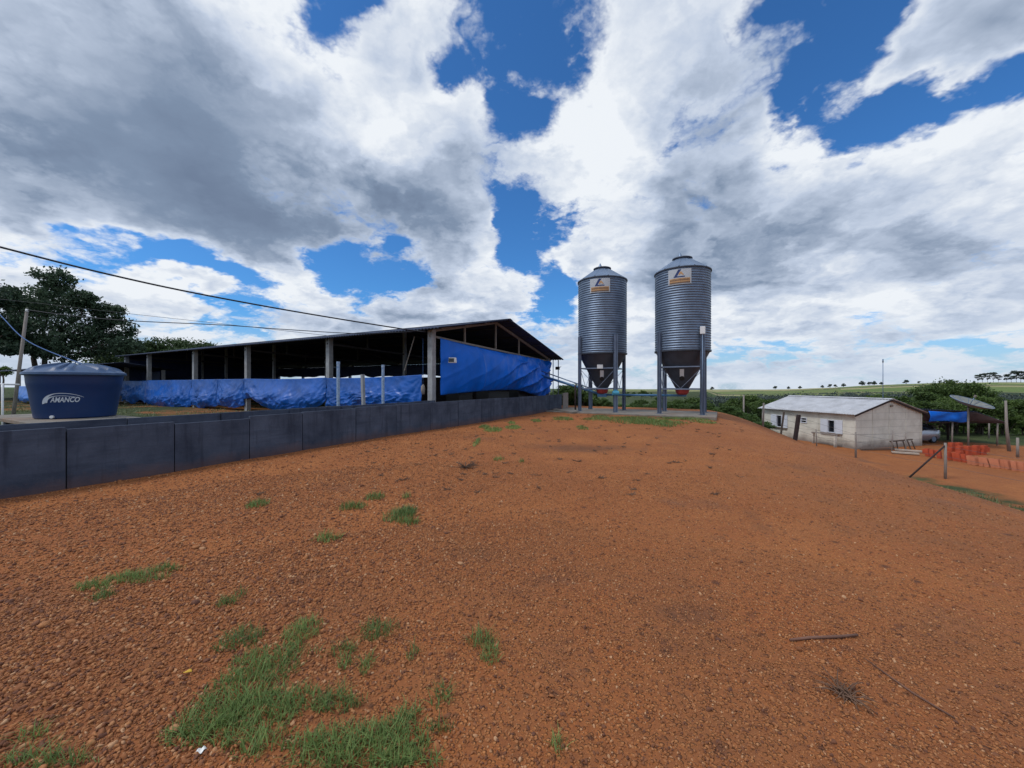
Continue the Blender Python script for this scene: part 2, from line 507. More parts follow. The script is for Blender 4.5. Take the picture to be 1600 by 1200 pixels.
def make_world():
    w = bpy.data.worlds.new('World'); SC.world = w
    w.use_nodes = True
    nt = w.node_tree; nt.nodes.clear()
    out = N(nt, 'ShaderNodeOutputWorld')
    bg = N(nt, 'ShaderNodeBackground', i_Strength=0.1)
    sky = N(nt, 'ShaderNodeTexSky', sky_type='NISHITA', sun_disc=False)
    sky.sun_elevation = SUN_EL; sky.sun_rotation = SUN_AZ
    sky.air_density = 1.0; sky.dust_density = 0.6; sky.ozone_density = 2.5
    tc = N(nt, 'ShaderNodeTexCoord'); d = tc.outputs['Generated']
    sp = N(nt, 'ShaderNodeSeparateXYZ'); L(nt, d, sp.inputs[0])
    x, y, z = sp.outputs
    # position on the sky: stereographic about the north point of the horizon
    den = math_node(nt, 'ADD', y, 1.02)
    cb = N(nt, 'ShaderNodeCombineXYZ')
    L(nt, math_node(nt, 'DIVIDE', x, den), cb.inputs[0]); L(nt, math_node(nt, 'DIVIDE', z, den), cb.inputs[1])
    pos0 = cb.outputs[0]
    # perspective of a cloud deck: finer towards the horizon
    k = math_node(nt, 'DIVIDE', 1.0, math_node(nt, 'ADD', math_node(nt, "MAXIMUM", z, 0.0), 0.34))
    vs = N(nt, 'ShaderNodeVectorMath', operation='SCALE'); L(nt, d, vs.inputs[0]); L(nt, k, vs.inputs[3])
    q = vs.outputs[0]
    # warp the positions so that outlines wander
    wz = N(nt, 'ShaderNodeTexNoise', i_Scale=2.6, i_Detail=5.0, i_Roughness=0.55); L(nt, q, wz.inputs['Vector'])
    wv = N(nt, 'ShaderNodeVectorMath', operation='SUBTRACT'); L(nt, wz.outputs['Color'], wv.inputs[0]); wv.inputs[1].default_value = (0.5, 0.5, 0.5)
    ws = N(nt, 'ShaderNodeVectorMath', operation='MULTIPLY'); L(nt, wv.outputs[0], ws.inputs[0]); ws.inputs[1].default_value = (0.16, 0.16, 0)
    wa = N(nt, 'ShaderNodeVectorMath', operation='ADD'); L(nt, pos0, wa.inputs[0]); L(nt, ws.outputs[0], wa.inputs[1])
    pos = wa.outputs[0]

    def blobs(lst, start, gain=1.0):
        acc = start
        for (px, py, rx, ry, rot, wgt) in lst:
            a, b = S(px, py)
            a0, _ = S(px - rx, py); a1, _ = S(px + rx, py)
            _, b0 = S(px, py - ry); _, b1 = S(px, py + ry)
            mp = N(nt, 'ShaderNodeMapping', vector_type='TEXTURE')
            mp.inputs['Location'].default_value = (a, b, 0)
            mp.inputs['Rotation'].default_value = (0, 0, R(rot))
            mp.inputs['Scale'].default_value = (abs(a1 - a0) / 2, abs(b1 - b0) / 2, 1)
            L(nt, pos, mp.inputs['Vector'])
            g = N(nt, 'ShaderNodeTexGradient', gradient_type='SPHERICAL'); L(nt, mp.outputs[0], g.inputs[0])
            acc = math_node(nt, 'MULTIPLY_ADD', g.outputs[1], wgt * gain, acc)
        return acc

    gaps = [  # blue openings (negative), pieces of cloud put back (positive)
        (800, 70, 175, 180, 0, -1.1), (560, 20, 130, 110, 0, -0.75), (690, 110, 80, 90, 0, -0.5),
        (850, 180, 70, 140, 20, -0.6), (790, 280, 60, 90, 0, -0.5), (842, 370, 50, 120, 12, -0.95), (880, 455, 40, 70, 10, -0.7),
        (250, 395, 190, 62, 0, -1.15), (345, 430, 110, 50, -10, -0.5),
        (560, 415, 100, 90, 0, -1.1), (640, 400, 60, 50, 0, -0.5), (460, 395, 60, 60, 0, -0.3),
        (1270, 70, 160, 110, -30, -1.05), (1150, 30, 70, 90, 0, -0.6), (1400, 205, 110, 110, -40, -1.0), (1330, 140, 90, 90, 0, -0.5),
        (1560, 130, 80, 70, 0, -0.95), (1195, 170, 50, 45, 0, -1.0), (1300, 262, 60, 40, 0, -0.35), (1480, 215, 60, 60, 0, -0.4),
        (610, 75, 120, 110, 20, 0.85), (410, 395, 60, 50, -35, 0.75), (480, 440, 60, 40, -30, 0.5), (1475, 70, 230, 140, 0, 1.35), (830, 130, 60, 40, 0, 0.25),
        (1000, 170, 90, 200, 0, 0.5), (640, 230, 170, 120, 0, 0.4),
        (1480, 545, 200, 22, 0, -0.5), (1200, 575, 260, 14, 0, -0.42), (1230, 520, 100, 22, 0, -0.3),
        (300, 470, 160, 50, 0, 0.35), (230, 190, 420, 260, 0, 0.9), (60, 280, 260, 160, 0, 0.5), (1230, 370, 420, 150, 0, 0.55), (700, 340, 200, 110, 0, 0.5), (1500, 420, 300, 150, 0, 0.35), (100, 480, 260, 70, 0, 0.3), (640, 490, 160, 80, 0, 0.3), (1150, 470, 300, 60, 0, 0.3),(330, 500, 120, 30, 0, -0.35),
    ]
    darks = [  # shaded undersides
        (260, 200, 480, 300, 0, 0.60), (330, 295, 330, 95, -12, 0.42), (480, 312, 170, 50, -8, 0.25), (330, 120, 180, 160, 0, 0.15), (60, 330, 260, 90, 0, 0.12),
        (700, 375, 190, 80, 0, 0.26), (610, 330, 150, 80, 0, 0.18),
        (1090, 230, 130, 230, 10, 0.42), (1190, 330, 190, 100, 0, 0.18), (1300, 395, 420, 75, 4, 0.28), (1240, 460, 260, 45, 0, 0.16), (1500, 395, 240, 60, 5, 0.25),
        (1490, 60, 260, 130, 10, 0.62), (1110, 440, 260, 80, 0, 0.08), (1300, 560, 330, 26, 0, 0.16), (1000, 560, 160, 40, 0, 0.08),
        (560, 500, 200, 45, 0, 0.12), (100, 480, 220, 90, 0, 0.06), (750, 450, 130, 50, 0, 0.12),
        (985, 120, 110, 200, 10, -0.42), (930, 280, 90, 110, 0, -0.3), (640, 215, 130, 100, 0, -0.3), (730, 300, 70, 70, 0, -0.1), (500, 120, 60, 140, 0, -0.2), (1270, 230, 60, 130, -30, -0.15),
    ]
    def fb(vec, sc, det, ro):
        n = N(nt, 'ShaderNodeTexNoise', i_Scale=sc, i_Detail=det, i_Roughness=ro, i_Lacunarity=2.1); L(nt, vec, n.inputs['Vector']); return n.outputs[0]
    def offs(vec, o):
        a = N(nt, 'ShaderNodeVectorMath', operation='ADD'); L(nt, vec, a.inputs[0]); a.inputs[1].default_value = o; return a.outputs[0]
    # puffs: the cell pattern is bent by noise so that it reads as heaped cloud
    w2 = N(nt, 'ShaderNodeTexNoise', i_Scale=3.0, i_Detail=6.0, i_Roughness=0.6); L(nt, q, w2.inputs['Vector'])
    w2s = N(nt, 'ShaderNodeVectorMath', operation='MULTIPLY_ADD'); L(nt, w2.outputs['Color'], w2s.inputs[0]); w2s.inputs[1].default_value = (0.55, 0.55, 0.55); L(nt, q, w2s.inputs[2])
    qw = w2s.outputs[0]
    def puff(vec, det=3.0):
        v = N(nt, 'ShaderNodeTexVoronoi', feature='F1', i_Scale=3.2, i_Detail=det, i_Roughness=0.55, i_Lacunarity=2.3)
        L(nt, vec, v.inputs['Vector']); return v.outputs[0]
    n1 = fb(q, 2.0, 11.0, 0.6)
    n0 = fb(q, 1.3, 4.0, 0.5)
    pf = puff(qw); ps = fb(qw, 1.7, 3.5, 0.5); ps2 = fb(offs(qw, (0.04, 0.0, 0.12)), 1.7, 3.5, 0.5)
    D = blobs(gaps, 1.0, 1.3)
    D = math_node(nt, 'MULTIPLY_ADD', math_node(nt, 'SUBTRACT', n1, 0.5), 2.8, D)
    D = math_node(nt, 'MULTIPLY_ADD', math_node(nt, 'SUBTRACT', 0.42, pf), 0.9, D)
    al = N(nt, 'ShaderNodeMapRange', interpolation_type='SMOOTHSTEP', i_1=-0.12, i_2=0.44); L(nt, D, al.inputs[0])
    # brightness of the cloud: thin or sunward parts white, thick undersides grey
    dk0 = blobs(darks, 0.0, 0.84)
    lit = N(nt, 'ShaderNodeMapRange', i_1=0.2, i_2=0.6, i_3=1.0, i_4=0.3); L(nt, dk0, lit.inputs[0])
    rel = math_node(nt, 'MULTIPLY', math_node(nt, 'SUBTRACT', ps2, ps), 2.1)
    rel = math_node(nt, 'MULTIPLY_ADD', math_node(nt, 'SUBTRACT', pf, 0.4), 0.26, rel)
    rel = math_node(nt, 'MULTIPLY_ADD', math_node(nt, 'SUBTRACT', n0, 0.5), 0.55, rel)
    rel = math_node(nt, 'MULTIPLY_ADD', math_node(nt, 'SUBTRACT', n1, 0.5), 0.12, rel)
    dk = math_node(nt, 'MULTIPLY_ADD', rel, lit.outputs[0], dk0)
    thin = N(nt, 'ShaderNodeMapRange', i_1=0.05, i_2=0.8, i_3=-0.25, i_4=0.06); L(nt, D, thin.inputs[0])
    dk = math_node(nt, 'ADD', dk, thin.outputs[0], clamp=True)
    cr = N(nt, 'ShaderNodeValToRGB')
    e = cr.color_ramp.elements
    e[0].position = 0.0; e[0].color = (0.86, 0.90, 0.95, 1)
    e[1].position = 1.0; e[1].color = (0.125, 0.17, 0.265, 1)
    for p_, c_ in ((0.3, (0.53, 0.61, 0.75, 1)), (0.65, (0.215, 0.285, 0.405, 1))):
        n_ = e.new(p_); n_.color = c_
    L(nt, dk, cr.inputs[0])
    sc = N(nt, 'ShaderNodeMix', data_type='RGBA', blend_type='MULTIPLY'); sc.inputs[0].default_value = 1.0
    L(nt, cr.outputs[0], sc.inputs[6]); sc.inputs[7].default_value = (10, 10, 10, 1)
    # clear sky, made a little deeper
    sk = N(nt, 'ShaderNodeMix', data_type='RGBA', blend_type='MULTIPLY'); sk.inputs[0].default_value = 1.0
    L(nt, sky.outputs[0], sk.inputs[6]); sk.inputs[7].default_value = (0.42, 0.93, 1.42, 1)
    mx = N(nt, 'ShaderNodeMix', data_type='RGBA')
    L(nt, al.outputs[0], mx.inputs[0]); L(nt, sk.outputs[2], mx.inputs[6]); L(nt, sc.outputs[2], mx.inputs[7])
    # the air whitens towards the horizon
    hz = N(nt, 'ShaderNodeMapRange', interpolation_type='SMOOTHSTEP', i_1=0.17, i_2=-0.01, i_3=0.0, i_4=0.62); L(nt, z, hz.inputs[0])
    mh = N(nt, 'ShaderNodeMix', data_type='RGBA'); L(nt, hz.outputs[0], mh.inputs[0]); L(nt, mx.outputs[2], mh.inputs[6]); mh.inputs[7].default_value = (5.6, 6.5, 7.8, 1)
    L(nt, mh.outputs[2], bg.inputs[0]); L(nt, bg.outputs[0], out.inputs[0])
    w.cycles.sampling_method = 'MANUAL'; w.cycles.sample_map_resolution = 512


make_world()
SC.cycles.max_bounces = 5; SC.cycles.diffuse_bounces = 2; SC.cycles.glossy_bounces = 2
SC.cycles.transmission_bounces = 2; SC.cycles.transparent_max_bounces = 4
SC.cycles.use_denoising = True
# ================================================================ ground
def ground_material():
    m = bpy.data.materials.new('red gravel earth and far fields')
    nt = nodes(m)
    out = N(nt, 'ShaderNodeOutputMaterial')
    b = N(nt, 'ShaderNodeBsdfPrincipled', i_Roughness=0.92)
    b.inputs['Specular IOR Level'].default_value = 0.25
    tc = N(nt, 'ShaderNodeTexCoord'); P = tc.outputs['Object']
    # red laterite, patchy
    def noise(sc, det=6.0, ro=0.6):
        n = N(nt, 'ShaderNodeTexNoise', i_Scale=sc, i_Detail=det, i_Roughness=ro); L(nt, P, n.inputs['Vector']); return n.outputs[0]
    def ramp(v, a, b_, c=0.0, d=1.0):
        r = N(nt, 'ShaderNodeMapRange', i_1=a, i_2=b_, i_3=c, i_4=d); L(nt, v, r.inputs[0]); return r.outputs[0]
    def mix(f, a, b_, blend='MIX'):
        x = N(nt, 'ShaderNodeMix', data_type='RGBA', blend_type=blend)
        if isinstance(f, float): x.inputs[0].default_value = f
        else: L(nt, f, x.inputs[0])
        for k, v in ((6, a), (7, b_)):
            if isinstance(v, tuple): x.inputs[k].default_value = c4(v)
            else: L(nt, v, x.inputs[k])
        return x.outputs[2]
    big = noise(0.22, 5.0); mid = noise(1.3, 7.0, 0.65); fine = noise(9.0, 8.0, 0.7)
    col = mix(ramp(mid, 0.35, 0.65), (0.44, 0.142, 0.040), (0.58, 0.212, 0.062))
    col = mix(ramp(big, 0.42, 0.62, 0.0, 0.5), col, (0.35, 0.112, 0.038))
    col = mix(ramp(fine, 0.55, 0.72, 0.0, 0.5), col, (0.16, 0.06, 0.032))
    grey = noise(0.6, 6.0, 0.6)
    col = mix(ramp(grey, 0.58, 0.72, 0.0, 0.6), col, (0.15, 0.095, 0.072))
    # small stones drawn by cell noise
    v1 = N(nt, 'ShaderNodeTexVoronoi', i_Scale=42.0); L(nt, P, v1.inputs['Vector'])
    v2 = N(nt, 'ShaderNodeTexVoronoi', i_Scale=17.0); L(nt, P, v2.inputs['Vector'])
    sr = N(nt, 'ShaderNodeSeparateColor'); L(nt, v1.outputs['Color'], sr.inputs[0])
    stone = mix(sr.outputs[0], (0.30, 0.11, 0.038), (0.56, 0.245, 0.092))
    cell = ramp(v1.outputs['Distance'], 0.25, 0.5, 0.75, 0.0)
    col = mix(cell, col, stone)
    s2 = N(nt, 'ShaderNodeSeparateColor'); L(nt, v2.outputs['Color'], s2.inputs[0])
    big_st = math_node(nt, 'MULTIPLY', ramp(v2.outputs['Distance'], 0.15, 0.35, 0.8, 0.0), math_node(nt, 'GREATER_THAN', s2.outputs[1], 0.72))
    col = mix(big_st, col, mix(s2.outputs[2], (0.25, 0.095, 0.04), (0.46, 0.21, 0.09)))
    gap_shade = ramp(v1.outputs['Distance'], 0.42, 0.62, 0.0, 0.5)  # shade in the crevices between stones, painted into the colour
    col = mix(gap_shade, col, (0.10, 0.036, 0.018))
    pit = math_node(nt, 'MULTIPLY', ramp(v2.outputs['Distance'], 0.1, 0.4, 0.75, 0.0), math_node(nt, 'LESS_THAN', s2.outputs[0], 0.14))  # dark pits, their shade painted as flat colour
    col = mix(pit, col, (0.075, 0.03, 0.02))
    v3 = N(nt, 'ShaderNodeTexVoronoi', i_Scale=5.5); L(nt, P, v3.inputs['Vector'])
    s3 = N(nt, 'ShaderNodeSeparateColor'); L(nt, v3.outputs['Color'], s3.inputs[0])
    pit3 = math_node(nt, 'MULTIPLY', ramp(v3.outputs['Distance'], 0.08, 0.28, 0.8, 0.0), math_node(nt, 'LESS_THAN', s3.outputs[0], 0.16))  # wider pits, shade painted in colour without relief
    col = mix(pit3, col, (0.085, 0.036, 0.024))
    # darker brown earth: patches, wheel tracks, the near and right-hand ground
    ad = N(nt, 'ShaderNodeAttribute', attribute_name='dark_earth')
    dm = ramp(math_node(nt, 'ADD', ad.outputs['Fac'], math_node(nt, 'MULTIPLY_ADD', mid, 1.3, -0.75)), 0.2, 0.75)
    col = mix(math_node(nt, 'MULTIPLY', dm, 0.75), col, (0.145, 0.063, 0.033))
    # plant cover and fields
    ag = N(nt, 'ShaderNodeAttribute', attribute_name='cover'); gm = ag.outputs['Fac']
    gm2 = ramp(math_node(nt, 'ADD', gm, math_node(nt, 'MULTIPLY_ADD', mid, 0.9, -0.45)), 0.35, 0.65)
    cover = mix(ramp(noise(0.5, 6.0), 0.35, 0.65), (0.028, 0.045, 0.014), (0.07, 0.09, 0.03))
    col = mix(gm2, col, cover)
    af = N(nt, 'ShaderNodeAttribute', attribute_name='field')
    fr = N(nt, 'ShaderNodeValToRGB'); fr.color_ramp.interpolation = 'CONSTANT'
    cols = [(0.0, (0.03, 0.05, 0.018)), (0.12, (0.05, 0.085, 0.022)), (0.25, (0.15, 0.19, 0.055)), (0.38, (0.125, 0.18, 0.045)), (0.5, (0.34, 0.31, 0.15)), (0.62, (0.022, 0.042, 0.016)), (0.75, (0.135, 0.18, 0.055)), (0.88, (0.25, 0.19, 0.11))]
    e = fr.color_ramp.elements
    e[0].position = 0; e[0].color = c4(cols[0][1]); e[1].position = cols[1][0]; e[1].color = c4(cols[1][1])
    for p_, c_ in cols[2:]:
        x = e.new(p_); x.color = c4(c_)
    L(nt, af.outputs['Fac'], fr.inputs[0])
    fn = N(nt, 'ShaderNodeTexNoise', i_Scale=0.05, i_Detail=8.0); L(nt, P, fn.inputs['Vector'])
    fcol = mix(ramp(fn.outputs[0], 0.3, 0.7, 0.0, 0.35), fr.outputs[0], (0.06, 0.09, 0.03))
    col = mix(math_node(nt, 'GREATER_THAN', af.outputs['Fac'], 0.02), col, fcol)
    L(nt, col, b.inputs['Base Color'])
    hgt = math_node(nt, 'ADD', math_node(nt, 'MULTIPLY', fine, 0.7), math_node(nt, 'ADD', cell, big_st))
    bp = N(nt, 'ShaderNodeBump', i_Strength=1.0, i_Distance=0.02); L(nt, hgt, bp.inputs['Height'])
    L(nt, bp.outputs[0], b.inputs['Normal'])
    L(nt, b.outputs[0], out.inputs[0])
    return m


def px_ellipse(px, py, rx, ry):
    c = on_ground(px, py); a = on_ground(px, py - ry); b_ = on_ground(px, py + ry)
    return c.x, c.y, rx * c.y / F, max(0.03, abs(a.y - b_.y) / 2)


def make_ground():
    na, nr = 900, 470
    rs = np.concatenate([[0.0], np.geomspace(0.5, 6000, nr)])
    az = np.linspace(-PI, PI, na, endpoint=False)
    rr, aa = np.meshgrid(rs[1:], az, indexing='ij')
    X = rr * np.sin(aa); Y = rr * np.cos(aa)
    Z = height(X, Y)
    V = np.stack([X.ravel(), Y.ravel(), Z.ravel()], 1)
    V = np.vstack([[[0, 0, H(0, 0)]], V])
    i = np.arange(nr - 1)[:, None]; k = np.arange(na)[None, :]; k2 = (k + 1) % na
    q = np.stack([1 + i * na + k, 1 + i * na + k2 + 0 * i, 1 + (i + 1) * na + k2, 1 + (i + 1) * na + k], -1).reshape(-1, 4)
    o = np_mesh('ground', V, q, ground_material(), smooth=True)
    me = o.data
    # centre fan is never seen (directly below the lens) but closes the sheet
    import bmesh
    bm = bmesh.new(); bm.from_mesh(me); bm.verts.ensure_lookup_table()
    for j in range(na):
        try: bm.faces.new((bm.verts[0], bm.verts[1 + j], bm.verts[1 + (j + 1) % na])).smooth = True
        except ValueError: pass
    bm.to_mesh(me); bm.free()
    x, y = V[:, 0], V[:, 1]
    p, qq = pq(x, y); r = np.hypot(x, y)
    nz = fbm(x * 0.25, y * 0.25, 4, 5); nz2 = fbm(x * 0.9, y * 0.9, 3, 15)
    g = np.zeros(len(V))
    g = np.maximum(g, sstep(25.2, 27.5, qq + 1.2 * nz) * sstep(1, 3, p) * (1 - sstep(11.5, 14, p) * (1 - sstep(37, 42, qq))))
    yard = sstep(12.5, 15, p) * (1 - sstep(40, 44, qq + 3 * nz))
    g = g * (1 - yard)
    g = np.maximum(g, sstep(41, 45, qq + 3 * nz) * sstep(3, 6, p))
    # grass strip at the foot of the slope
    foot = np.exp(-((p - (17.1 + 0.27 * np.clip(18.5 - y, 0, 15) + 0.6 * nz)) / 1.25) ** 2) * (1 - sstep(24, 27, qq)) * sstep(3, 9, qq)
    g = np.maximum(g, 0.62 * foot + 1.2 * nz2 * foot)
    # scattered green in front of the silo slab
    f2 = np.exp(-((qq - 18.6) / 0.9) ** 2) * sstep(-1, 1.5, p - 1) * (1 - sstep(7, 9.5, p))
    g = np.maximum(g, f2 * (0.5 + 1.6 * nz2))
    # thin grass on the plot behind the wall
    behind = 1 - sstep(-2.2, -1.0, p)
    g = np.maximum(g, behind * (0.72 + 1.2 * nz) * (1 - 0.0 * r))
    g = np.maximum(g, sstep(60, 90, r) * (1 - yard) * sstep(-12, 0, p + 0 * r) + sstep(50, 80, r) * (p < 0))
    g = np.maximum(g, sstep(40, 70, r) * (y < 0))
    at_ = me.attributes.new('cover', 'FLOAT', 'POINT'); at_.data.foreach_set('value', np.clip(g, 0, 1).astype(np.float32))
    earth_dk = np.zeros(len(V))
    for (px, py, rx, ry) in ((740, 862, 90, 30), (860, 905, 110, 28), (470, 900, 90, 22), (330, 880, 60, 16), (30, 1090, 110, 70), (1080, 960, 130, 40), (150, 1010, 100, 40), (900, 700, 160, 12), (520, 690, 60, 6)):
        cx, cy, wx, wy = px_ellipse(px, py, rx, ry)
        earth_dk = np.maximum(earth_dk, 1 - np.clip(np.hypot((x - cx) / wx, (y - cy) / wy), 0, 1.0))
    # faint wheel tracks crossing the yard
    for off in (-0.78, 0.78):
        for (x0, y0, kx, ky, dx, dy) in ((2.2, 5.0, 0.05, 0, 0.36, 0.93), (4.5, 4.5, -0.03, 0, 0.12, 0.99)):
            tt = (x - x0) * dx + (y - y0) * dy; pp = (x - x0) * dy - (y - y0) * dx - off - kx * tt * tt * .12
            earth_dk = np.maximum(earth_dk, 0.62 * np.exp(-(pp / 0.16) ** 2) * sstep(-3, 0, tt) * sstep(15, 8, tt) * (0.6 + 1.2 * nz2))
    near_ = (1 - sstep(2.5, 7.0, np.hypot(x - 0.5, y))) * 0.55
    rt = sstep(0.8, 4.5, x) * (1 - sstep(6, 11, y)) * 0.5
    earth_dk = np.maximum(earth_dk, np.maximum(near_, rt) + 0.5 * nz)
    at3 = me.attributes.new('dark_earth', 'FLOAT', 'POINT'); at3.data.foreach_set('value', earth_dk.astype(np.float32))
    # fields on the far rise, long strips across the view
    f = np.zeros(len(V))
    a = np.arctan2(x, y)
    w = r * (1 + 0.03 * np.sin(a * 7 + 1)) + 3 * nz
    lv = [(300, 0.13), (385, 0.9), (398, 0.39), (440, 0.63), (475, 0.4), (548, 0.27), (572, 0.55), (608, 0.63), (648, 0.4), (690, 0.55), (730, 0.4)]
    for r0, c in lv:
        f = np.where((w > r0 + 120 * (0.93 - a)), c, f)
    f = np.where((a < 0.70) & (f > 0.2) & (f < .6), np.where(fbm(x * .006, y * .006, 2, 4) > 0.0, 0.52, 0.28), f)
    f = np.where((a < 0.15), np.minimum(f, 0.13), f)
    f = np.where((y < 0), 0.0, f)
    at2 = me.attributes.new('field', 'FLOAT', 'POINT'); at2.data.foreach_set('value', f.astype(np.float32))
    tag(o, 'red brown gravel ground falling away to green valley and far fields', 'ground', kind='structure')
    return o


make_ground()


# ---------------------------------------------------------------- loose stones (uncountable)
def make_gravel():
    import bmesh
    src = []
    gm = bpy.data.materials.new('laterite stones')
    nt = nodes(gm)
    out = N(nt, 'ShaderNodeOutputMaterial'); b = N(nt, 'ShaderNodeBsdfPrincipled', i_Roughness=0.85)
    oi = N(nt, 'ShaderNodeObjectInfo'); cr = N(nt, 'ShaderNodeValToRGB'); L(nt, oi.outputs['Random'], cr.inputs[0])
    e = cr.color_ramp.elements
    e[0].position = 0; e[0].color = (0.12, 0.046, 0.025, 1); e[1].position = 1; e[1].color = (0.48, 0.28, 0.15, 1)
    for p_, c_ in ((0.25, (0.20, 0.073, 0.027, 1)), (0.6, (0.31, 0.115, 0.038, 1)), (0.9, (0.37, 0.155, 0.055, 1))):
        x = e.new(p_); x.color = c_
    tc = N(nt, 'ShaderNodeTexCoord'); nz = N(nt, 'ShaderNodeTexNoise', i_Scale=2.2, i_Detail=4.0); L(nt, tc.outputs['Object'], nz.inputs['Vector'])
    hs = N(nt, 'ShaderNodeHueSaturation'); L(nt, cr.outputs[0], hs.inputs['Color'])
    L(nt, math_node(nt, 'MULTIPLY_ADD', nz.outputs[0], 0.9, 0.55), hs.inputs['Value'])
    L(nt, hs.outputs[0], b.inputs['Base Color']); L(nt, b.outputs[0], out.inputs[0])
    for k in range(6):
        bm = bmesh.new(); bmesh.ops.create_icosphere(bm, subdivisions=2, radius=1.0)
        rg = np.random.default_rng(k)
        ph = rg.uniform(0, 6, 9); ax = rg.uniform(0.75, 1.25, 3)
        for v in bm.verts:
            c = v.co
            f = 1 + 0.16 * math.sin(2.1 * c.x + ph[0] + 1.3 * c.y) + 0.14 * math.sin(2.7 * c.y + ph[1] + c.z) + 0.12 * math.sin(3.1 * c.z + ph[2] + 2 * c.x)
            v.co = Vector((c.x * ax[0], c.y * ax[1], c.z * 0.95 * ax[2])) * f
        me = bpy.data.meshes.new('stone'); bm.to_mesh(me); bm.free()
        me.polygons.foreach_set('use_smooth', [True] * len(me.polygons)); me.materials.append(gm)
        src.append(bpy.data.objects.new('stone', me))
    # where the stones lie: dense by the camera, thinning with distance
    pts = []; scl = []
    for (r0, r1, n, smin, smax) in ((1.2, 2.6, 60000, 0.003, 0.0105), (2.6, 4.5, 90000, 0.0035, 0.0115), (4.5, 8, 90000, 0.0045, 0.013), (8, 15, 60000, 0.006, 0.015), (15, 26, 12000, 0.008, 0.02)):
        r = np.sqrt(RNG.uniform(r0 * r0, r1 * r1, n)); a = RNG.uniform(-1.05, 1.05, n)
        x = r * np.sin(a); y = r * np.cos(a)
        p, q = pq(x, y)
        d = 0.56 + 1.9 * fbm(x * 0.5, y * 0.5, 4, 31) + 0.35 * sstep(1.0, -3.0, x - 0.2 * y) - 0.25 * sstep(2.0, 6.0, x) - 0.2 * sstep(6, 12, y)
        keep = (p > 0.08) & (p < 19) & (q < 20.0) & (RNG.uniform(0, 1, n) < np.clip(d, 0.06, 1))
        x, y = x[keep], y[keep]
        s = smin + (smax - smin) * RNG.uniform(0, 1, len(x)) ** 3.6
        s = s * (0.62 + 0.45 * sstep(1.5, -2.5, x))
        big = RNG.uniform(0, 1, len(x)) < 0.01
        s = np.where(big, s * 2.0, s)
        pts.append(np.stack([x, y, height(x, y) + s * 0.3], 1)); scl.append(s)
    Pn = np.vstack(pts).astype(np.float32); Sn = np.concatenate(scl).astype(np.float32); n = len(Pn)
    me = bpy.data.meshes.new('gravel')
    me.vertices.add(n); me.vertices.foreach_set('co', Pn.ravel())
    a1 = me.attributes.new('scl', 'FLOAT_VECTOR', 'POINT')
    s3 = Sn[:, None] * RNG.uniform(0.75, 1.3, (n, 3)).astype(np.float32); s3[:, 2] *= 0.95
    a1.data.foreach_set('vector', s3.astype(np.float32).ravel())
    a2 = me.attributes.new('rot', 'FLOAT_VECTOR', 'POINT')
    r3 = np.stack([RNG.uniform(-0.9, 0.9, n), RNG.uniform(-0.9, 0.9, n), RNG.uniform(0, 6.28, n)], 1).astype(np.float32)
    a2.data.foreach_set('vector', r3.ravel())
    a3 = me.attributes.new('idx', 'INT', 'POINT'); a3.data.foreach_set('value', RNG.integers(0, 6, n).astype(np.int32))
    o = bpy.data.objects.new('gravel', me); COL.objects.link(o)
    ng = bpy.data.node_groups.new('scatter stones', 'GeometryNodeTree')
    ng.interface.new_socket('Geometry', in_out='INPUT', socket_type='NodeSocketGeometry')
    ng.interface.new_socket('Geometry', in_out='OUTPUT', socket_type='NodeSocketGeometry')
    gi = ng.nodes.new('NodeGroupInput'); go = ng.nodes.new('NodeGroupOutput')
    iop = ng.nodes.new('GeometryNodeInstanceOnPoints')
    ji = ng.nodes.new('GeometryNodeJoinGeometry')
    for s in src:
        ob = ng.nodes.new('GeometryNodeObjectInfo'); ob.inputs['Object'].default_value = s
        ob.inputs['As Instance'].default_value = True
        ng.links.new(ob.outputs['Geometry'], ji.inputs[0])
    ng.links.new(gi.outputs[0], iop.inputs['Points']); ng.links.new(ji.outputs[0], iop.inputs['Instance'])
    iop.inputs['Pick Instance'].default_value = True
    for nm, typ, sock in (('idx', 'INT', 'Instance Index'), ('rot', 'FLOAT_VECTOR', 'Rotation'), ('scl', 'FLOAT_VECTOR', 'Scale')):
        na_ = ng.nodes.new('GeometryNodeInputNamedAttribute'); na_.data_type = typ; na_.inputs['Name'].default_value = nm
        ng.links.new(na_.outputs['Attribute'], iop.inputs[sock])
    ng.links.new(iop.outputs[0], go.inputs[0])
    md = o.modifiers.new('Scatter', 'NODES'); md.node_group = ng
    tag(o, 'loose reddish orange gravel stones strewn over the bare ground', 'gravel', kind='stuff')


make_gravel()


